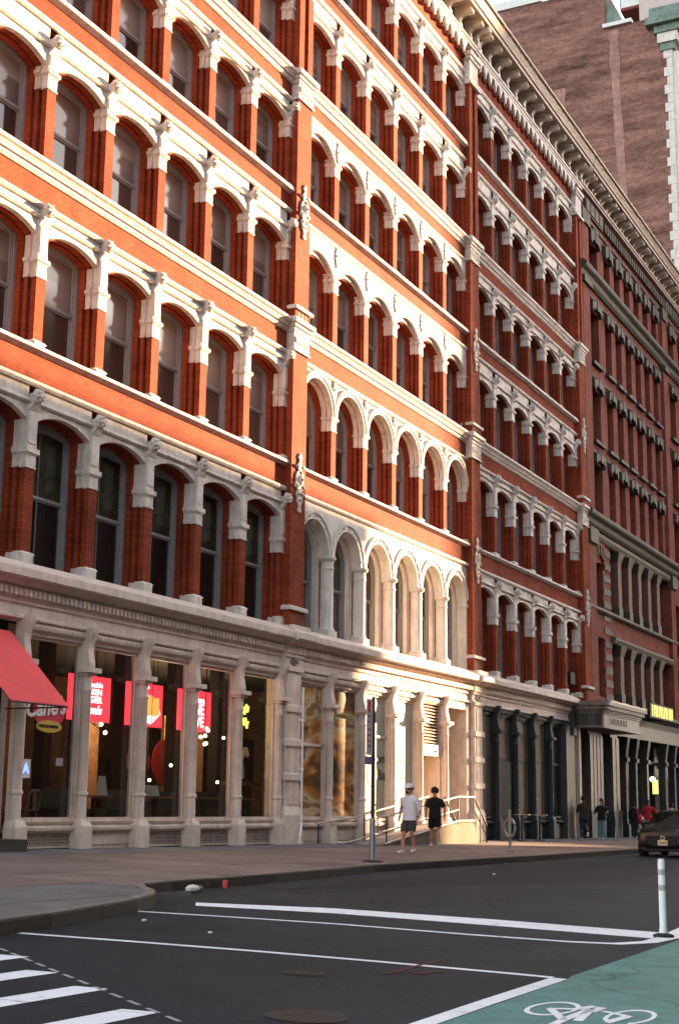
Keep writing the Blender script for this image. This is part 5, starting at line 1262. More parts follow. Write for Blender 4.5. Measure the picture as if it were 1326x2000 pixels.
# ------------------------------------------------------------------ blank walled tower further on, and what rises behind it
TB = thing('brick_tower', 'tall blank walled brown brick building with a white front edge and green copper cornice', 'building', (105, 10, -1.8))
TX = 100.0
m_ = MB()
def twall(ya, yb, za, zb): m_.quad((TX, yb, za), (TX, ya, za), (TX, ya, zb), (TX, yb, zb))
twall(4.15, 8.85, -3, 59.9); twall(8.85, 40, -3, 63.6)
m_.quad((TX, 8.85, 59.9), (TX+25, 8.85, 59.9), (TX+25, 8.85, 63.6), (TX, 8.85, 63.6))
put('party_wall', m_.mesh('party_wall', 'tower_brick'), TB)
m_ = MB(); m_.quad((TX, 4.15, 59.9), (TX+25, 4.15, 59.9), (TX+25, 8.85, 59.9), (TX, 8.85, 59.9)); m_.quad((TX, 8.85, 63.6), (TX+25, 8.85, 63.6), (TX+25, 40, 63.6), (TX, 40, 63.6)); put('roof', m_.mesh('roof', 'roof_tar'), TB)
rr = random.Random(2)
for yc, z0, z1, wd in ((7.9, 30, 59.5, .75), (12.4, 30, 55, .85)):
    z = z0; m_ = MB()
    while z < z1:
        wj = wd*rr.uniform(.75, 1.1); m_.box(TX-.04, TX, yc-wj/2+.3*math.sin(z*.13), yc+wj/2+.3*math.sin(z*.13), z, z+.8); z += .8
    put('flue_scar', m_.mesh('flue_scar', 'tower_patch'), TB)
put('coping', MB().box(TX-.25, TX+.3, 6.7, 9.0, 59.9, 60.2).mesh('coping', 'plain_white'), TB); put('coping', MB().box(TX-.15, TX+.3, 14, 18.2, 63.6, 64.3).mesh('coping', 'plain_white'), TB)
m_ = MB(); m_.prism([(8.85, 60.2), (8.85, 62.6), (8.75, 62.6), (7.35, 60.2)], TX+.3, TX+.5, 'x'); put('roof_flank', m_.mesh('roof_flank', 'copper_green'), TB)
m_ = MB(); m_.tube([(TX-.1, 14.5, 65.0), (TX-.1, 19, 65.0)], .04, 5); m_.tube([(TX-.1, 14.5, 64.3), (TX-.1, 14.5, 65)], .04, 5); m_.tube([(TX-.1, 16.5, 64.3), (TX-.1, 16.5, 65)], .04, 5); put('roof_rail', m_.mesh('roof_rail', 'galvanised'), TB)
# white front: quoins, piers and copper cornice
m_ = MB(); m_.box(TX, TX+25, 3.75, 4.15, -3, 57.6); put('front_wall', m_.mesh('front_wall', 'white_iron'), TB)
qq = MB().box(TX-.06, TX+.1, 0, 1, 0, .72).mesh('quoin', 'white_iron')
z = 20.0; k = 0
while z < 57:
    o = put('quoin', qq, TB, (0, 3.7, z)); o.scale = (1, .66 if k % 2 else .36, 1); z += .74; k += 1
m_ = MB()
for x in (TX+.1, TX+5, TX+10, TX+15): m_.box(x, x+.8, 3.3, 3.75, -3, 56.8)
put('front_pier', m_.mesh('front_pier', 'white_iron'), TB)
for k in range(5):
    z = 34+5*k-.0
    put('window', MB().box(TX+1.1, TX+4.7, 3.70, 3.745, z, z+3.6).mesh('window', 'pane_dim'), TB)
    put('window_arch', MB().box(TX+.9, TX+5, 3.2, 3.75, z+3.7, z+4.2).mesh('window_arch', 'white_iron'), TB)
for e, za, zb, mt in ((.30, 56.9, 57.5, 'copper_green'), (.55, 57.5, 58.3, 'white_iron'), (.8, 58.3, 58.9, 'copper_green'), (1.5, 58.9, 59.5, 'copper_green'), (1.15, 59.5, 60.3, 'copper_green')):
    put('copper_cornice', MB().box(TX-e*.6, TX+25, 3.75-e, 4.3+e*.8, za, zb).mesh('copper_cornice', mt), TB)
PT = thing('penthouse_tower', 'plain pale pink rendered tower with a small balcony above the brick wall', 'building', (120, 10, -2))
put('wall', MB().box(120, 135, 4.6, 11.0, -3, 85).mesh('wall', 'stucco_pink'), PT)
put('balcony_slab', MB().box(120.5, 124, 11.0, 12.9, 73.6, 73.9).mesh('balcony_slab', 'rose_brick'), PT)
m_ = MB(); m_.box(120.5, 120.55, 11, 12.9, 73.9, 75.0); m_.box(120.5, 124, 12.85, 12.9, 73.9, 75.0); put('balcony_panel', m_.mesh('balcony_panel', 'plain_white'), PT)
m_ = MB(); m_.tube([(120.5, 11, 75.9), (120.5, 12.9, 75.9), (124, 12.9, 75.9)], .05, 5); m_.tube([(120.5, 12.9, 73.9), (120.5, 12.9, 75.9)], .05, 5); put('balcony_rail', m_.mesh('balcony_rail', 'galvanised'), PT)
put('window', MB().box(119.9, 119.99, 5.6, 6.6, 73.5, 79).mesh('window', 'pane_dim'), PT); put('window_frame', MB().box(119.85, 119.98, 6.6, 6.8, 73, 80).box(119.85, 119.98, 6.0, 6.1, 73, 80).mesh('window_frame', 'plain_white'), PT)

# ------------------------------------------------------------------ unseen blocks added across the street to shape sun and sky light
def block(name, lab, x0, x1, y0, y1, h, mt):
    t = thing(name, lab, 'building', ((x0+x1)/2, (y0+y1)/2, -3))
    put('wall', MB().box(x0, x1, y0, y1, -6, h-.8).mesh('wall', mt), t)
    put('roof_cornice', MB().box(x0-.4, x1+.4, y0-.4, y1+.4, h-.8, h).mesh('roof_cornice', 'cornice_paint'), t)
    wm = MB(); z = 4.0
    while z < h-4:
        x = x0+1.2
        while x < x1-2: wm.box(x, x+1.2, y1, y1+.05, z, z+2.2); x += 2.6
        z += 4.0
    o = put('window_grid', wm.mesh('window_grid', 'pane_dim'), t); o['kind'] = 'stuff'
    return t
block('shading_row', 'unseen low brick row across the street, sized to shade the lower storeys', 30, 101.5, -50, -25.5, 21.1, 'opposite_brick')  # ends early so sun reaches the centre section in place of bounced light
block('sky_blocking_slab', 'unseen tall slab added beyond the low row to block light from the sky', 122, 157.0, -29.6, -25.5, 70, 'opposite_brick')
block('sky_blocking_rear', 'unseen long block added behind the low row to cut down sky light', -60, 128, -62, -52.5, 41, 'opposite_brick')
block('shading_tower', 'unseen very tall brick block placed to shade the third section and beyond', 157.4, 300, -45, -25.5, 95, 'opposite_brick')
block('low_sun_blocker', 'unseen broad block added far off to keep low sun off the street', 184, 250, -60, -50, 25.6, 'opposite_brick')  # unseen, height set to shade the ground below the sun gap

# ------------------------------------------------------------------ ramp with railings at the bagel shop
RP = thing('entrance_ramp', 'concrete entrance ramp with steel handrails in front of the bagel shop', 'ramp', (40.5, -.8, G(40, 0)))
yo, yi = -1.30, -.28
def gz(x): return G(x, yo)
xs0, xs1, xs2 = 37.2, 42.75, 44.1; zt = -.50
m_ = MB(); m_._add([(xs0, yo, gz(xs0)+.01), (xs1, yo, zt), (xs2, yo, zt), (xs2+.5, yo, gz(xs2)-.02), (xs0, yi, gz(xs0)+.01), (xs1, yi, zt), (xs2, yi, zt), (xs2+.5, yi, gz(xs2)-.02), (xs0, yo, -1.6), (xs2+.5, yo, -1.6)],
   [(8, 9, 3, 2, 1, 0), (1, 2, 6, 5), (0, 1, 5, 4), (2, 3, 7, 6)]); put('ramp_body', m_.mesh('ramp_body', 'concrete_warm'), RP)
m_ = MB(); m_._add([(xs0, yo+.01, gz(xs0)+.016), (xs1, yo+.01, zt+.006), (xs2, yo+.01, zt+.006), (xs0, yi, gz(xs0)+.016), (xs1, yi, zt+.006), (xs2, yi, zt+.006)], [(0, 1, 4, 3), (1, 2, 5, 4)]); put('ramp_deck', m_.mesh('ramp_deck', 'concrete_deck'), RP)
m_ = MB(); m_.tube([(xs0, yo, gz(xs0)+.05), (xs1, yo, zt+.05), (xs2, yo, zt+.05)], .035, 6); m_.tube([(xs0-1.4, yi, gz(xs0)+.0), (xs0, yi, gz(xs0)+.10), (xs1, yi, zt+.12)], .03, 6); put('kerb_rail', m_.mesh('kerb_rail', 'rail_steel'), RP)
h = .80
m_ = MB(); m_.tube([(xs0-.5, yo, gz(xs0)+h-.18), (xs0-.5, yo, gz(xs0)+h), (xs0, yo, gz(xs0)+h), (xs1, yo, zt+h), (xs2, yo, zt+h)], .028, 8)
m_.tube([(xs0-.5, yo, gz(xs0)+h-.18), (xs0-.5, yo, gz(xs0)+.36), (xs0, yo, gz(xs0)+.38), (xs1, yo, zt+.40)], .024, 8)
m_.tube([(35.0, yi, gz(35)+.58), (xs0, yi, gz(xs0)+h-.05), (xs1, yi, zt+h)], .028, 8); put('handrail', m_.mesh('handrail', 'rail_steel'), RP)
def top(x): return gz(xs0)+(zt-gz(xs0))*(x-xs0)/(xs1-xs0) if x < xs1 else zt
post = lambda x, y: MB().tube([(x, y, top(x)-.05), (x, y, top(x)+h)], .022, 6).mesh('post', 'iron_slate')
for x in (37.3, 39.1, 40.9, 42.75, xs2): put('post', post(x, yo), RP)
for x in (35.1, 38.0, 41.0): put('post', post(max(x, xs0), yi) if x > xs0 else MB().tube([(x, yi, gz(x)), (x, yi, gz(x)+.6)], .022, 6).mesh('post', 'iron_slate'), RP)
m_ = MB(); m_.tube([(xs2, yo, zt+h), (xs2+1.15, yo, gz(xs2)+.55), (xs2+1.15, yo, gz(xs2))], .028, 8); m_.tube([(xs2, yo, zt+.4), (xs2+1.1, yo, gz(xs2)+.25)], .022, 6); m_.tube([(xs2+.6, yo, gz(xs2)), (xs2+.6, yo, zt+.35)], .022, 6); m_.tube([(xs2, yi, zt+h), (xs2+1.2, yi, gz(xs2)+.5), (xs2+1.2, yi, gz(xs2))], .028, 8); put('stair_rail', m_.mesh('stair_rail', 'iron_slate'), RP)

# ------------------------------------------------------------------ street furniture
gx_, gy_ = 27.75, -5.33; zg = G(gx_, gy_)
t = thing('street_sign', 'tall thin sign post on the pavement with a narrow pink parking sign', 'sign post', (gx_, gy_, zg))
put('base_plate', MB().lathe(gx_, gy_, [(.24, zg-.01), (.22, zg+.02), (.09, zg+.04)], 12).mesh('base_plate', 'kerb_face'), t)
put('sleeve', MB().lathe(gx_, gy_, [(.062, zg), (.062, zg+.84), (.05, zg+.90)], 12).mesh('sleeve', 'galvanised'), t)
put('post', MB().lathe(gx_, gy_, [(.045, zg+.85), (.045, zg+3.42)], 8).mesh('post', 'pole_brown'), t)
# the panel hangs off the kerb side of the post, turned nearly edge on to the viewer
m_ = MB(); yaw = R(2)
pn = put('panel', MB().box(-.36, -.03, -.008, .008, 2.20, 3.38).mesh('panel', 'sign_pink'), t, (gx_, gy_, zg)); pn.rotation_euler = (0, 0, yaw)
m_ = MB(); m_.box(-.32, -.18, -.012, -.0085, 3.10, 3.34); o = local('print', m_.mesh('print', 'sign_red'), pn)
m_ = MB(); rr = random.Random(4)
for z in (3.02, 2.9, 2.74, 2.62, 2.50, 2.40): m_.box(-.33, -.33+rr.uniform(.15, .27), -.012, -.0085, z-.025, z+.015)
local('print', m_.mesh('print', 'sign_purple'), pn)
o = put('arrow_panel', MB().box(-.44, -.03, -.008, .008, 2.0, 2.17).mesh('arrow_panel', 'sign_purple'), t, (gx_, gy_, zg)); o.rotation_euler = (0, 0, yaw)

bx_, by_ = 17.86, -13.86; zb = G(bx_, by_)+ROAD
t = thing('delineator_post', 'white flexible lane post with two grey reflective bands', 'bollard', (bx_, by_, zb))
put('base', MB().lathe(bx_, by_, [(.13, zb+.004), (.12, zb+.03), (.06, zb+.05)], 14).mesh('base', 'rubber_black'), t)
m_ = MB(); m_.smooth = True; m_.lathe(bx_, by_, [(.055, zb+.04), (.042, zb+.12), (.042, zb+.90), (.034, zb+.925)], 14); put('tube', m_.mesh('tube', 'plastic_white'), t)
for z in (.55, .735): put('reflective_band', MB().lathe(bx_, by_, [(.0435, zb+z), (.0435, zb+z+.065)], 14, cap=False).mesh('reflective_band', 'reflective_grey'), t)

hx, hy = 38.98, -4.35; zh = G(hx, hy)
t = thing('bike_rack', 'grey ring shaped bicycle hitching post near the kerb', 'bike rack', (hx, hy, zh))
put('post', MB().lathe(hx, hy, [(.10, zh), (.10, zh+.05), (.04, zh+.07), (.04, zh+.40), (.04, zh+1.1), (.05, zh+1.12), (.03, zh+1.16)], 12).mesh('post', 'galvanised'), t)
d = Vector((.55, .83, 0)).normalized()
m_ = MB(); m_.smooth = True; m_.tube([(hx+.24*math.cos(2*PI*i/28)*d.x, hy+.24*math.cos(2*PI*i/28)*d.y, zh+.64+.25*math.sin(2*PI*i/28)) for i in range(28)], .042, 8, True); put('ring', m_.mesh('ring', 'galvanised'), t)
for x, lab in ((49.9, 'small round topped metal table by the dark shopfront, nearer the bagel shop'), (51.9, 'small round topped metal table by the dark shopfront, nearer the entrance porch')):
    zg = G(x, -.9); t = thing('standing_table', lab, 'table', (x, -.9, zg), 'metal tables by the dark shopfront')
    put('tabletop', MB().lathe(x, -.9, [(.30, zg+.92), (.30, zg+.95)], 16).mesh('tabletop', 'rail_steel'), t); put('leg', MB().lathe(x, -.9, [(.2, zg), (.2, zg+.02), (.035, zg+.04), (.035, zg+.92)], 10).mesh('leg', 'iron_slate'), t)
m_ = MB(); m_.ball((0, 0, .06), .09, 7, 5, (1.3, .9, .7))
for x, y, onr, lab, mt, s in ((18.3, -6.85, 1, 'crumpled white litter in the gutter at the kerb corner', 'litter_white', 1.2), (18.62, -6.75, 1, 'small pale scrap beside the gutter litter', 'slab_pink', .9), (13.95, -8.95, 1, 'white scrap on the road below the near kerb', 'litter_white', .35), (13.44, -10.13, 1, 'tiny paper scrap on the open asphalt', 'litter_white', .3), (36.0, -.45, 0, 'pinkish paper scrap on the pavement below the food poster', 'litter_white', .9), (33.5, -6.2, 1, 'small stone on the road near the kerb', 'slab_pink', .7), (28.9, -7.6, 1, 'flat scrap on the road beyond the sign post', 'litter_white', .45)):
    z = G(x, y)+(ROAD if onr else 0)
    mm = m_.mesh('litter', mt); o = tag(put('litter', mm, None, (x, y, z)), lab, 'litter', 'scraps of litter on the street'); o.scale = (s, s, s*.8)
z = G(19.6, -6.62)
o = tag(put('drink_can', MB().lathe(0, 0, [(.03, 0), (.035, .02), (.04, .11), (.034, .12)], 10).mesh('drink_can', 'awning_red'), None, (19.55, -6.66, z+ROAD+.004)), 'red drink cup standing in the gutter against the kerb', 'cup')

# ------------------------------------------------------------------ people
def skin_mesh(name, nodes, edges, mt, sub=2):
    """one continuous surface grown round a skeleton; nodes: (x,y,z,r)"""
    me = bpy.data.meshes.new('tmp'); me.from_pydata([n[:3] for n in nodes], edges, []); o = bpy.data.objects.new('tmp', me); COL.objects.link(o)
    sk = o.modifiers.new('s', 'SKIN'); sk.use_smooth_shade = True
    lay = me.skin_vertices[0].data if me.skin_vertices else None
    if lay is None:
        me.attributes.new('skin', 'FLOAT', 'POINT'); lay = me.skin_vertices.new().data
    for i, nd in enumerate(nodes):
        rr = nd[3] if isinstance(nd[3], tuple) else (nd[3], nd[3])
        lay[i].radius = rr; lay[i].use_root = (i == 0)
    ss = o.modifiers.new('u', 'SUBSURF'); ss.levels = sub; ss.render_levels = sub
    dg = bpy.context.evaluated_depsgraph_get(); dg.update()
    out = bpy.data.meshes.new_from_object(o.evaluated_get(dg)); out.name = name
    bpy.data.objects.remove(o); out.materials.clear(); out.materials.append(MATS[mt])
    for p in out.polygons: p.use_smooth = True
    return out
def person(label, x, y, z, yaw, H, legs, arms, top=('shirt', 'cloth_white', 'long'), bottom=('shorts', 'cloth_grey'), shoes='shoe_white', skin='skin', hair=('short', 'hair_dark'), cap=None, head_yaw=0, lean=0.0, group=None, fingers=True, band=False):
    """facing +x in its own frame. legs: (knee fwd, ankle fwd, ankle lift) for left(+y), right(-y); arms: (elbow fwd, elbow out, wrist fwd, wrist up)"""
    s = H/1.78
    t = thing('person', label, 'person', (x, y, z), group, yaw); t.scale = (s, s, s)
    N = []; E = []
    def nd(px, py, pz, r, par=None):
        N.append((px, py, pz, r)); 
        if par is not None: E.append((par, len(N)-1))
        return len(N)-1
    L = lean
    pel = nd(0, 0, .96, (.13, .10)); wst = nd(.0+L*.3, 0, 1.12, (.125, .095), pel); ch = nd(L*.7, 0, 1.30, (.155, .11), wst); up_ = nd(L, 0, 1.43, (.12, .09), ch)
    nk = nd(L*1.1+.01, 0, 1.53, .055, up_); hd0 = nd(L*1.15+.02, 0, 1.60, .072, nk); hd1 = nd(L*1.2+.02, 0, 1.68, .095, hd0); hd2 = nd(L*1.2+.01, 0, 1.745, .065, hd1)
    fx, fy = math.cos(head_yaw), math.sin(head_yaw)
    nose = nd(L*1.2+.02+fx*.115, fy*.115, 1.655, .016, hd1)
    info = {}
    for sd, (kf, af, al) in zip((1, -1), legs):
        hip = nd(.0, sd*.095, .90, .095, pel); kn = nd(kf, sd*.10, .50+al*.3, .062, hip); cf = nd(kf*.45+af*.55-.02, sd*.10, .34+al*.75, .058, kn); an = nd(af, sd*.10, .09+al, .040, cf)
        toe = nd(af+.15, sd*.115, .035+al*.6, .035, an); info['leg', sd] = (hip, kn, an, toe)
    for sd, (ef, eo, wf, wu) in zip((1, -1), arms):
        sh = nd(L, sd*.19, 1.42, .062, up_); el = nd(L+ef, sd*(.23+eo), 1.14+abs(ef)*.15, .045, sh); wr = nd(L+wf, sd*(.24+eo*.8), .90+wu, .029, el)
        dv = (Vector(N[wr][:3])-Vector(N[el][:3])).normalized(); pm = Vector(N[wr][:3])+dv*.055; pl = nd(*pm, (.036, .018), wr); info['arm', sd] = (sh, el, wr, pl)
        if fingers:
            side = Vector((1, 0, 0)) if abs(dv.x) < .8 else Vector((0, 0, 1)); inn = Vector((0, -sd, 0))
            for k in range(4):
                b0 = pm+dv*.035+side*(.026-.017*k); ln = (.075, .085, .078, .06)[k]
                a = nd(*b0, .0095, pl); b = nd(*(b0+dv*ln*.55), .0085, a); nd(*(b0+dv*ln*.9+inn*.02), .0075, b)
            b0 = pm+side*.035-dv*.01; a = nd(*b0, .011, pl); nd(*(b0+side*.02+dv*.04), .009, a)
    me = skin_mesh('body', N, E, skin)
    local('body', me, t)
    def sub(name, chain, mt, grow, cuts=None):
        return local(name, skin_mesh(name, *chain, mt), t)
    # garments: ring lofts that follow the body
    def rings(m, rs, n=14):
        vs = []
        for cx, cz, rf, rs_ in rs:
            for k in range(n):
                q = 2*PI*k/n; c, si = math.cos(q), math.sin(q)
                sg = 1+.10*abs(math.sin(2*q)); vs.append((cx+rf*c*sg, rs_*si*sg, cz))
        m._add(vs, [(j*n+k, j*n+(k+1) % n, (j+1)*n+(k+1) % n, (j+1)*n+k) for j in range(len(rs)-1) for k in range(n)]+[tuple((len(rs)-1)*n+k for k in range(n)), tuple(range(n))[::-1]])
    m_ = MB(); m_.smooth = True
    hem = {'rolled': .86, 'short': .88, 'long': .84}[top[2]]
    rings(m_, [(0, hem, .158, .208), (0, .95, .150, .196), (L*.3, 1.08, .134, .178), (L*.6, 1.22, .134, .185), (L*.85, 1.34, .135, .205), (L, 1.42, .122, .212), (L, 1.468, .100, .180), (L*1.03, 1.50, .078, .115), (L*1.05, 1.525, .060, .066)])
    for sd in (1, -1):
        sh, el, wr, pl = info['arm', sd]; S, Ee, Wv = [Vector(N[i][:3]) for i in (sh, el, wr)]
        S0 = S+Vector((0, -sd*.06, -.01)); S1 = S+Vector((0, sd*.015, -.015))
        if top[2] == 'short': m_.tube([S0, S1, S.lerp(Ee, .35), S.lerp(Ee, .78)], [.066, .080, .079, .082], 10)
        else: m_.tube([S0, S1, S.lerp(Ee, .5), Ee, Ee.lerp(Wv, .40 if top[2] == 'rolled' else .92)], [.066, .080, .070, .062, .054 if top[2] == 'rolled' else .046], 10)
    local(top[0], m_.mesh(top[0], top[1]), t)
    m_ = MB(); m_.smooth = True
    rings(m_, [(0, .80, .118, .165), (0, .87, .140, .190), (0, .94, .132, .176), (0, 1.00, .112, .15)])
    for sd in (1, -1):
        hip, kn, an, toe = info['leg', sd]; Hh, K, A = [Vector(N[i][:3]) for i in (hip, kn, an)]; Hh = Hh+Vector((0, 0, -.02))
        if bottom[0] == 'shorts': m_.tube([Hh, Hh.lerp(K, .4), Hh.lerp(K, .82)], [.105, .112, .108], 12)
        else:
            k1, k2 = (.08, .066) if bottom[0] == 'trousers' else (.105, .125)
            m_.tube([Hh, Hh.lerp(K, .5), K, K.lerp(A, .5), K.lerp(A, 1.03)], [.105, .098, k1, (k1+k2)/2, k2], 12)
    local(bottom[0], m_.mesh(bottom[0], bottom[1]), t)
    if band:
        m_ = MB()
        for sd in (1, -1):
            sh, el, wr, pl = info['arm', sd]; Ee, Wv = Vector(N[el][:3]), Vector(N[wr][:3]); m_ = MB(); m_.tube([Ee.lerp(Wv, .88), Ee.lerp(Wv, .98)], .036, 10)
            local('wrist_band', m_.mesh('wrist_band', 'plain_black'), t)
    for sd in (1, -1):
        hip, kn, an, toe = info['leg', sd]; A = Vector(N[an][:3]); T = Vector(N[toe][:3])
        local('shoe', skin_mesh('shoe', [(A.x-.055, A.y, T.z+.012, .046), (A.x+.05, A.y, T.z+.012, .05), (T.x, T.y, T.z, .046), (T.x+.045, T.y, T.z-.004, .036), (A.x-.02, A.y, A.z-.0, .047)], [(0, 1), (1, 2), (2, 3), (0, 4)], shoes), t)
    hx_, hz_ = N[hd1][0], N[hd1][2]
    if hair:
        m_ = MB(); m_.smooth = True
        if hair[0] == 'curly':
            rr = random.Random(9)
            for k in range(110):
                u, v = rr.uniform(0, 2*PI), rr.uniform(-.62, 1); q = math.sqrt(max(0, 1-v*v)); dx, dy, dz = q*math.cos(u), q*math.sin(u), v
                if dx*fx+dy*fy > .25 and v < .5: continue
                m_.ball((hx_-.01+dx*.105, dy*.105, hz_+.045+dz*.095), .034, 6, 4)
        else:
            m_.ball((hx_-.018*fx, -.018*fy, hz_+.035), .112, 12, 8, (1, .95, .95))
            if hair[0] == 'long': m_.ball((hx_-.06*fx, -.06*fy, hz_-.10), .095, 10, 7, (.8, 1, 1.7))
        local('hair', m_.mesh('hair', hair[1]), t)
    # eyes and ears
    m_ = MB()
    for sd in (1, -1): m_.ball((hx_+fx*.092-fy*sd*.034, fy*.092+fx*sd*.034, hz_+.005), .011, 6, 4)
    local('eyes', m_.mesh('eyes', 'plain_black'), t)
    m_ = MB(); m_.smooth = True
    for sd in (1, -1): m_.ball((hx_-fx*.01-fy*sd*.098, -fy*.01+fx*sd*.098, hz_-.01), .028, 7, 5, (.7, .7, 1.2))
    local('ears', m_.mesh('ears', skin), t)
    if cap:
        m_ = MB(); m_.smooth = True
        prof = [(.122, hz_+.035), (.124, hz_+.06), (.115, hz_+.10), (.085, hz_+.135), (.04, hz_+.15), (.001, hz_+.152)]
        m_.lathe(hx_, 0, prof, 14, cap=False)
        pts = []
        for k in range(9):
            a = head_yaw+R(-65+130*k/8); pts.append((a, .115, .215-.03*abs(k-4)/4))
        vs = [(hx_+r1*math.cos(a), r1*math.sin(a), hz_+.052) for a, r1, r2 in pts]+[(hx_+r2*math.cos(a), r2*math.sin(a), hz_+.030) for a, r1, r2 in pts]
        m_._add(vs+[(v[0], v[1], v[2]-.010) for v in vs], [(k, k+1, k+10, k+9) for k in range(8)]+[(k+18, k+27, k+28, k+19) for k in range(8)]+[(k+9, k+10, k+28, k+27) for k in range(8)])
        local('cap', m_.mesh('cap', cap), t)
    return t
P1 = person('man in a white long sleeved top, dark shorts and white cap walking towards the viewer', 33.15, -3.82, G(33.15, -3.82), R(176), 1.66,
            [(.10, -.06, .05), (.16, .24, .0)], [(-.06, .03, .06, .03), (-.05, .05, .06, .02)], ('shirt', 'cloth_white', 'rolled'), ('shorts', 'cloth_grey'), cap='cloth_white', head_yaw=R(-42), band=True, group='people on the pavement')
local('beard', MB().ball((.02+.052*math.cos(R(-42)), .052*math.sin(R(-42)), 1.592), .058, 10, 7, (.95, .95, .62)).mesh('beard', 'hair_dark'), P1)
P2 = person('man in a black tee shirt and black shorts walking away past the ramp', 39.5, -1.85, G(39.5, -1.85), R(28), 1.64,
            [(.12, .16, 0), (-.02, -.26, .06)], [(-.08, .06, -.02, .02), (-.06, .09, .06, .0)], ('shirt', 'cloth_black', 'short'), ('shorts', 'cloth_black'), hair=('curly', 'hair_dark'), group='people on the pavement')
person('person in a dark brown jacket and dark jeans standing with one foot raised behind', 58.0, -.75, G(58, -.75), R(30), 1.72, [(.06, .0, 0), (.14, -.22, .22)], [(.05, .02, .22, .32), (.05, .02, .22, .30)], ('jacket', 'cloth_brown', 'long'), ('trousers', 'denim_dark'), skin='skin_dark', group='people on the pavement', fingers=False)
person('person in a black top and wide pale blue jeans facing the brown jacket', 59.9, -.95, G(59.9, -.95), R(165), 1.66, [(.02, .0, 0), (-.03, -.06, 0)], [(-.08, .05, .05, .1), (.1, .05, .22, .28)], ('top', 'cloth_black', 'long'), ('wide_jeans', 'denim'), hair=('long', 'hair_dark'), group='people on the pavement', fingers=False)
person('person in an open red jacket, grey tee and beige shorts walking towards the viewer', 68.4, -.75, G(68.4, -.75), R(200), 1.74, [(.12, .0, .02), (.02, -.02, 0)], [(.0, .22, .10, .02), (-.05, .12, .0, .06)], ('jacket', 'cloth_red', 'long'), ('shorts', 'cloth_beige'), skin='skin_dark', group='people on the pavement', fingers=False)
person('person in dark clothes carrying a red bag beside the red jacket', 66.3, -.65, G(66.3, -.65), R(20), 1.60, [(.05, .05, 0), (-.05, -.12, .03)], [(.08, .02, .15, .05), (.05, .02, .1, .0)], ('jacket', 'cloth_black', 'long'), ('trousers', 'denim_dark'), skin='skin_dark', group='people on the pavement', fingers=False)
t = thing('shoulder_bag', 'red and white bag carried by the person in dark clothes', 'bag', (66.0, -1.0, G(66, -1)+.65))
m_ = MB(); m_.smooth = True; m_.ball((66.0, -1.02, G(66, -1)+.84), .30, 12, 8, (1.1, .5, .75)); put('pouch', m_.mesh('pouch', 'cloth_red'), t)
put('patch', MB().ball((65.85, -1.14, G(66, -1)+.86), .10, 8, 5, (1, .6, 1)).mesh('patch', 'plain_white'), t); put('strap', MB().tube([(65.75, -.98, G(66, -1)+1.0), (66.1, -.8, G(66, -1)+1.35), (66.25, -.95, G(66, -1)+1.0)], .02, 6).mesh('strap', 'cloth_red'), t)
person('person in a pale grey top bending behind the red jacket near the car', 72.5, -.9, G(72.5, -.9), R(10), 1.66, [(.05, .05, 0), (-.05, -.12, .03)], [(.08, .1, .15, .15), (.05, .06, .15, .1)], ('top', 'cloth_pale', 'long'), ('trousers', 'cloth_black'), skin='skin_dark', group='people on the pavement', fingers=False)
person('person in dark clothes and a white cap seen over the roof of the parked car', 76.5, -.7, G(76.5, -.7), R(190), 1.80, [(.05, .05, 0), (-.05, -.12, .03)], [(.08, .02, .15, .05), (.05, .02, .1, .0)], ('top', 'cloth_black', 'long'), ('trousers', 'cloth_black'), skin='skin_dark', cap='cloth_white', group='people on the pavement', fingers=False)

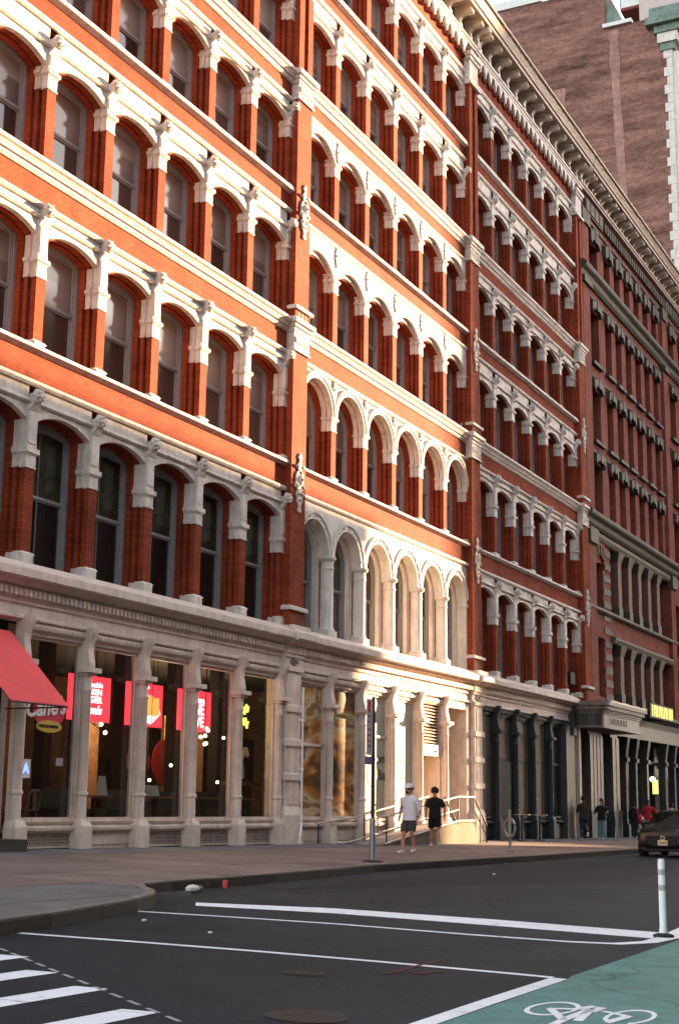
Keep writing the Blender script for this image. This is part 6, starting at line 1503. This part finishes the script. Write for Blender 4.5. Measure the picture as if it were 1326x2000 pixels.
# ------------------------------------------------------------------ parked car (front towards the viewer)
def car(x, y, yaw):
    z = G(x, y)+ROAD
    t = thing('parked_car', 'dark blue black hatchback parked at the kerb facing the viewer', 'car', (x, y, z), None, yaw)
    # local frame: -x is the front, lofted from cross sections (half outline, mirrored)
    def sect(xx, hw, zb, zs, zt, tw, crown):
        return [(xx, hw*.88, zb), (xx, hw, zb+.12), (xx, hw, zs-.12), (xx, hw*.95, zs), (xx, tw, zt), (xx, tw*.6, zt+crown), (xx, 0, zt+crown*1.15)]
    S = [(-2.16, .56, .34, .62, .66, .42, .01), (-2.12, .74, .24, .70, .74, .56, .015), (-2.0, .86, .20, .80, .85, .66, .02), (-1.7, .905, .20, .90, .95, .70, .025), (-1.2, .92, .20, .96, 1.02, .72, .03), (-.85, .92, .20, 1.0, 1.06, .74, .03),
         (-.1, .92, .20, 1.02, 1.42, .60, .03), (.35, .92, .20, 1.03, 1.49, .59, .035), (1.0, .92, .20, 1.04, 1.48, .58, .03), (1.6, .91, .22, 1.05, 1.40, .56, .02), (2.05, .88, .26, 1.06, 1.10, .60, .02), (2.2, .82, .34, .95, 1.0, .6, .01)]
    V = []; F_ = []
    rows_ = []
    for s in S:
        h = sect(*s); full = h+[(p[0], -p[1], p[2]) for p in h[-2::-1]]; rows_.append(len(V)); V += full
    n = 13
    for a, b in zip(rows_, rows_[1:]):
        for k in range(n-1): F_.append((a+k, a+k+1, b+k+1, b+k))
        F_.append((a+n-1, a, b, b+n-1))
    F_.append(tuple(range(n))[::-1]); F_.append(tuple(rows_[-1]+k for k in range(n)))
    m_ = MB(); m_.smooth = True; m_._add(V, F_); local('body', m_.mesh('body', 'car_paint'), t)
    def glass(pts, nm): m = MB(); m.poly(pts); m.poly([(p[0], p[1], p[2]) for p in pts[::-1]]); local(nm, m.mesh(nm, 'car_glass'), t)
    glass([(-.85-.02, -.72, 1.08), (-.12, -.58, 1.445), (-.12, .58, 1.445), (-.87, .72, 1.08)], 'windscreen')
    for sd in (1, -1):
        glass([(-.70, sd*.89, 1.06), (-.10, sd*.64, 1.42), (1.3, sd*.64, 1.44), (1.7, sd*.86, 1.10)], 'side_window')
        hl = MB(); hl.smooth = True; hl._add([(-2.11, sd*.46, .66), (-1.96, sd*.80, .70), (-1.72, sd*.92, .80), (-1.74, sd*.90, .88), (-2.02, sd*.74, .79), (-2.14, sd*.46, .71)], [(0, 1, 2, 3, 4, 5)] if sd < 0 else [(5, 4, 3, 2, 1, 0)])
        local('headlight', hl.mesh('headlight', 'lamp_glass'), t)
        mr = MB(); mr.smooth = True; mr.ball((-.62, sd*1.0, 1.10), .12, 8, 6, (.7, 1, .75)); mr.tube([(-.6, sd*.86, 1.05), (-.6, sd*.98, 1.08)], .025, 6); local('wing_mirror', mr.mesh('wing_mirror', 'car_paint'), t)
        for wx in (-1.38, 1.32):
            wm = MB(); wm.smooth = True; wm.lathe(0, 0, [(.20, -.11), (.32, -.11), (.34, -.08), (.34, .08), (.32, .11), (.20, .11)], 22, cap=True)
            w_ = local('wheel', wm.mesh('wheel', 'rubber_black'), t, (wx, sd*.82, .34), (R(90), 0, 0))
            rm = MB(); rm.lathe(0, 0, [(.21, -.115), (.21, .115)], 16)
            for k in range(5):
                a = 2*PI*k/5; rm.box(.05*math.cos(a)-.02, .05*math.cos(a)+.02, -.02, .02, -.13, .13)
            local('rim', rm.mesh('rim', 'galvanised'), w_)
    gr = MB(); gr.prism([(-.55, .70), (.55, .70), (.45, .42), (.2, .36), (-.2, .36), (-.45, .42)], -2.19, -2.13, 'x'); local('grille', gr.mesh('grille', 'plain_black'), t)
    gr = MB(); gr.prism([(-.80, .34), (.80, .34), (.70, .22), (-.70, .22)], -2.14, -2.02, 'x'); local('lower_intake', gr.mesh('lower_intake', 'plain_black'), t)
    em = MB(); em.smooth = True; em.tube([(-2.205, .075*math.cos(2*PI*i/18), .62+.06*math.sin(2*PI*i/18)) for i in range(18)], .012, 6, True); em.tube([(-2.205, -.07, .63), (-2.21, -.03, .61), (-2.21, 0, .58), (-2.21, .03, .61), (-2.205, .07, .63)], .01, 5); local('badge', em.mesh('badge', 'chrome'), t)
    pl = MB(); pl.box(-2.225, -2.205, -.155, .155, .40, .56); p_ = local('number_plate', pl.mesh('number_plate', 'plate_cream'), t)
    pm = MB()
    for k in range(6): pm.box(-2.229, -2.226, -.11+.038*k, -.09+.038*k, .45, .51)
    local('plate_characters', pm.mesh('plate_characters', 'plain_black'), p_)
    return t
car(46.6+2.15, -6.80, R(0))
